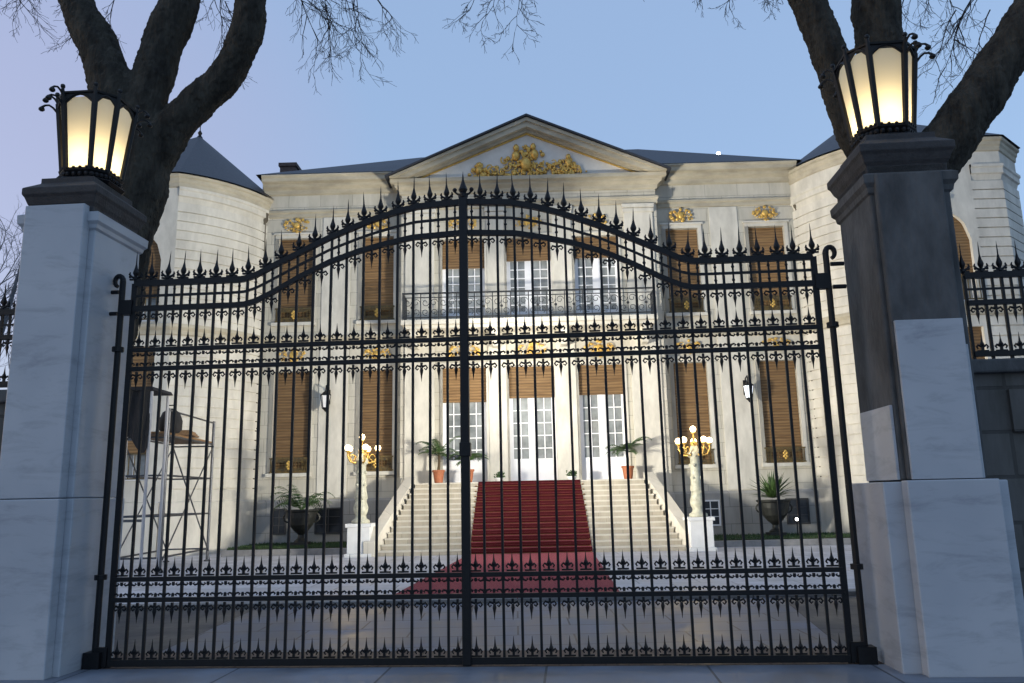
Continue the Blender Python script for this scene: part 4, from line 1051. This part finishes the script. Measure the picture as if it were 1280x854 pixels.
# ------------------------------------------------------------------ lights, sky, camera
def spot(loc,target,energy,angle,blend,col=(1,.94,.81),size=.7):
    ld=bpy.data.lights.new('flood_beam','SPOT'); ld.energy=energy; ld.spot_size=math.radians(angle); ld.spot_blend=blend; ld.color=col; ld.shadow_soft_size=size
    o=bpy.data.objects.new('flood_beam',ld); COL.objects.link(o); o.location=loc
    o.rotation_euler=(Vector(target)-Vector(loc)).to_track_quat('-Z','Y').to_euler(); return o
FLOOD=1850
for sgn,x,y,lab in ((-1,-8.3,14.2,'black triple floodlight mast standing in the forecourt behind the fully marble pillar'),(1,7.75,13.6,'black triple floodlight mast standing in the forecourt behind the half clad dark pillar')):
    t=thing('mast_floodlight',lab,'floodlight',(x,y,0),0,'floodlights in the forecourt')
    b=MB(); b.tube([(0,0,.0),(0,0,2.1)],.045,8); b.lathe([(.14,0),(.14,.03),(.05,.06)],8); b.box(-.7,.7,-.03,.03,2.1,2.16); b.build('mast',M['iron'],t)
    for q,tx,tz,pw in ((-.5,-sgn*1.0,6.6,.25),(0,-sgn*6.9,6.6,2.8),(.5,-sgn*9.8,7.3,6.6 if sgn>0 else 7.4)):
        b=MB(); b.box(q-.2,q+.2,-.10,.10,2.165,2.44); b.build('housing',M['iron'],t,bevel=.02)
        b=MB(); b.box(q-.17,q+.17,.101,.112,2.19,2.42); b.build('lamp',M['flood'],t)
        spot((x+q,y+.22,2.31),(tx,26.5,tz),FLOOD*pw,52,.55)
w=bpy.data.worlds.new('World'); scene.world=w; w.use_nodes=True
nt=w.node_tree; bg=nt.nodes['Background']
sky=nt.nodes.new('ShaderNodeTexSky'); sky.sky_type='NISHITA'; sky.sun_disc=False
SUN_EL=6.0; SUN_ROT=262.0
sky.sun_elevation=math.radians(SUN_EL); sky.sun_rotation=math.radians(SUN_ROT); sky.air_density=1.0; sky.dust_density=1.0; sky.ozone_density=1.6; sky.altitude=100
# thin even dusk haze over the clear sky, a little pink low in the west
nw=nt.nodes.new; lk=nt.links.new
mx=nw('ShaderNodeMix'); mx.data_type='RGBA'; mx.inputs[0].default_value=.72
geo=nw('ShaderNodeTexCoord'); dp=nw('ShaderNodeVectorMath'); dp.operation='DOT_PRODUCT'; dp.inputs[1].default_value=(-.56,.78,.28)
lk(geo.outputs['Generated'],dp.inputs[0])
rp=nw('ShaderNodeValToRGB'); e=rp.color_ramp.elements; e[0].position=.90; e[0].color=(1.06,1.50,2.36,1); e[1].position=1.0; e[1].color=(1.42,1.42,2.12,1)
lk(dp.outputs['Value'],rp.inputs[0])
lk(sky.outputs[0],mx.inputs[6]); lk(rp.outputs[0],mx.inputs[7]); lk(mx.outputs[2],bg.inputs[0]); bg.inputs[1].default_value=.355
sd=bpy.data.lights.new('dusk_sun','SUN'); sd.energy=.06; sd.angle=math.radians(12); sd.color=(1,.86,.78)
so=bpy.data.objects.new('dusk_sun',sd); COL.objects.link(so)
az=math.radians(SUN_ROT); el=math.radians(SUN_EL+4)
dirv=Vector((math.sin(az)*math.cos(el),math.cos(az)*math.cos(el),math.sin(el)))   # towards the sun
so.rotation_euler=dirv.to_track_quat('Z','Y').to_euler()
cam=bpy.data.cameras.new('camera'); co=bpy.data.objects.new('camera',cam); COL.objects.link(co); scene.camera=co
cam.sensor_width=36; cam.lens=993/1280*36; cam.clip_end=2000; cam.clip_start=.1
co.matrix_world=Matrix.Translation((0,0,1.6)) @ Matrix.Rotation(math.radians(101.0),4,'X') @ Matrix.Rotation(math.radians(-1.19),4,'Z')
vs=scene.view_settings; vs.view_transform='Standard'; vs.look='None'; vs.exposure=0; vs.gamma=1; vs.use_curve_mapping=False
scene.cycles.max_bounces=6; scene.cycles.sample_clamp_indirect=4
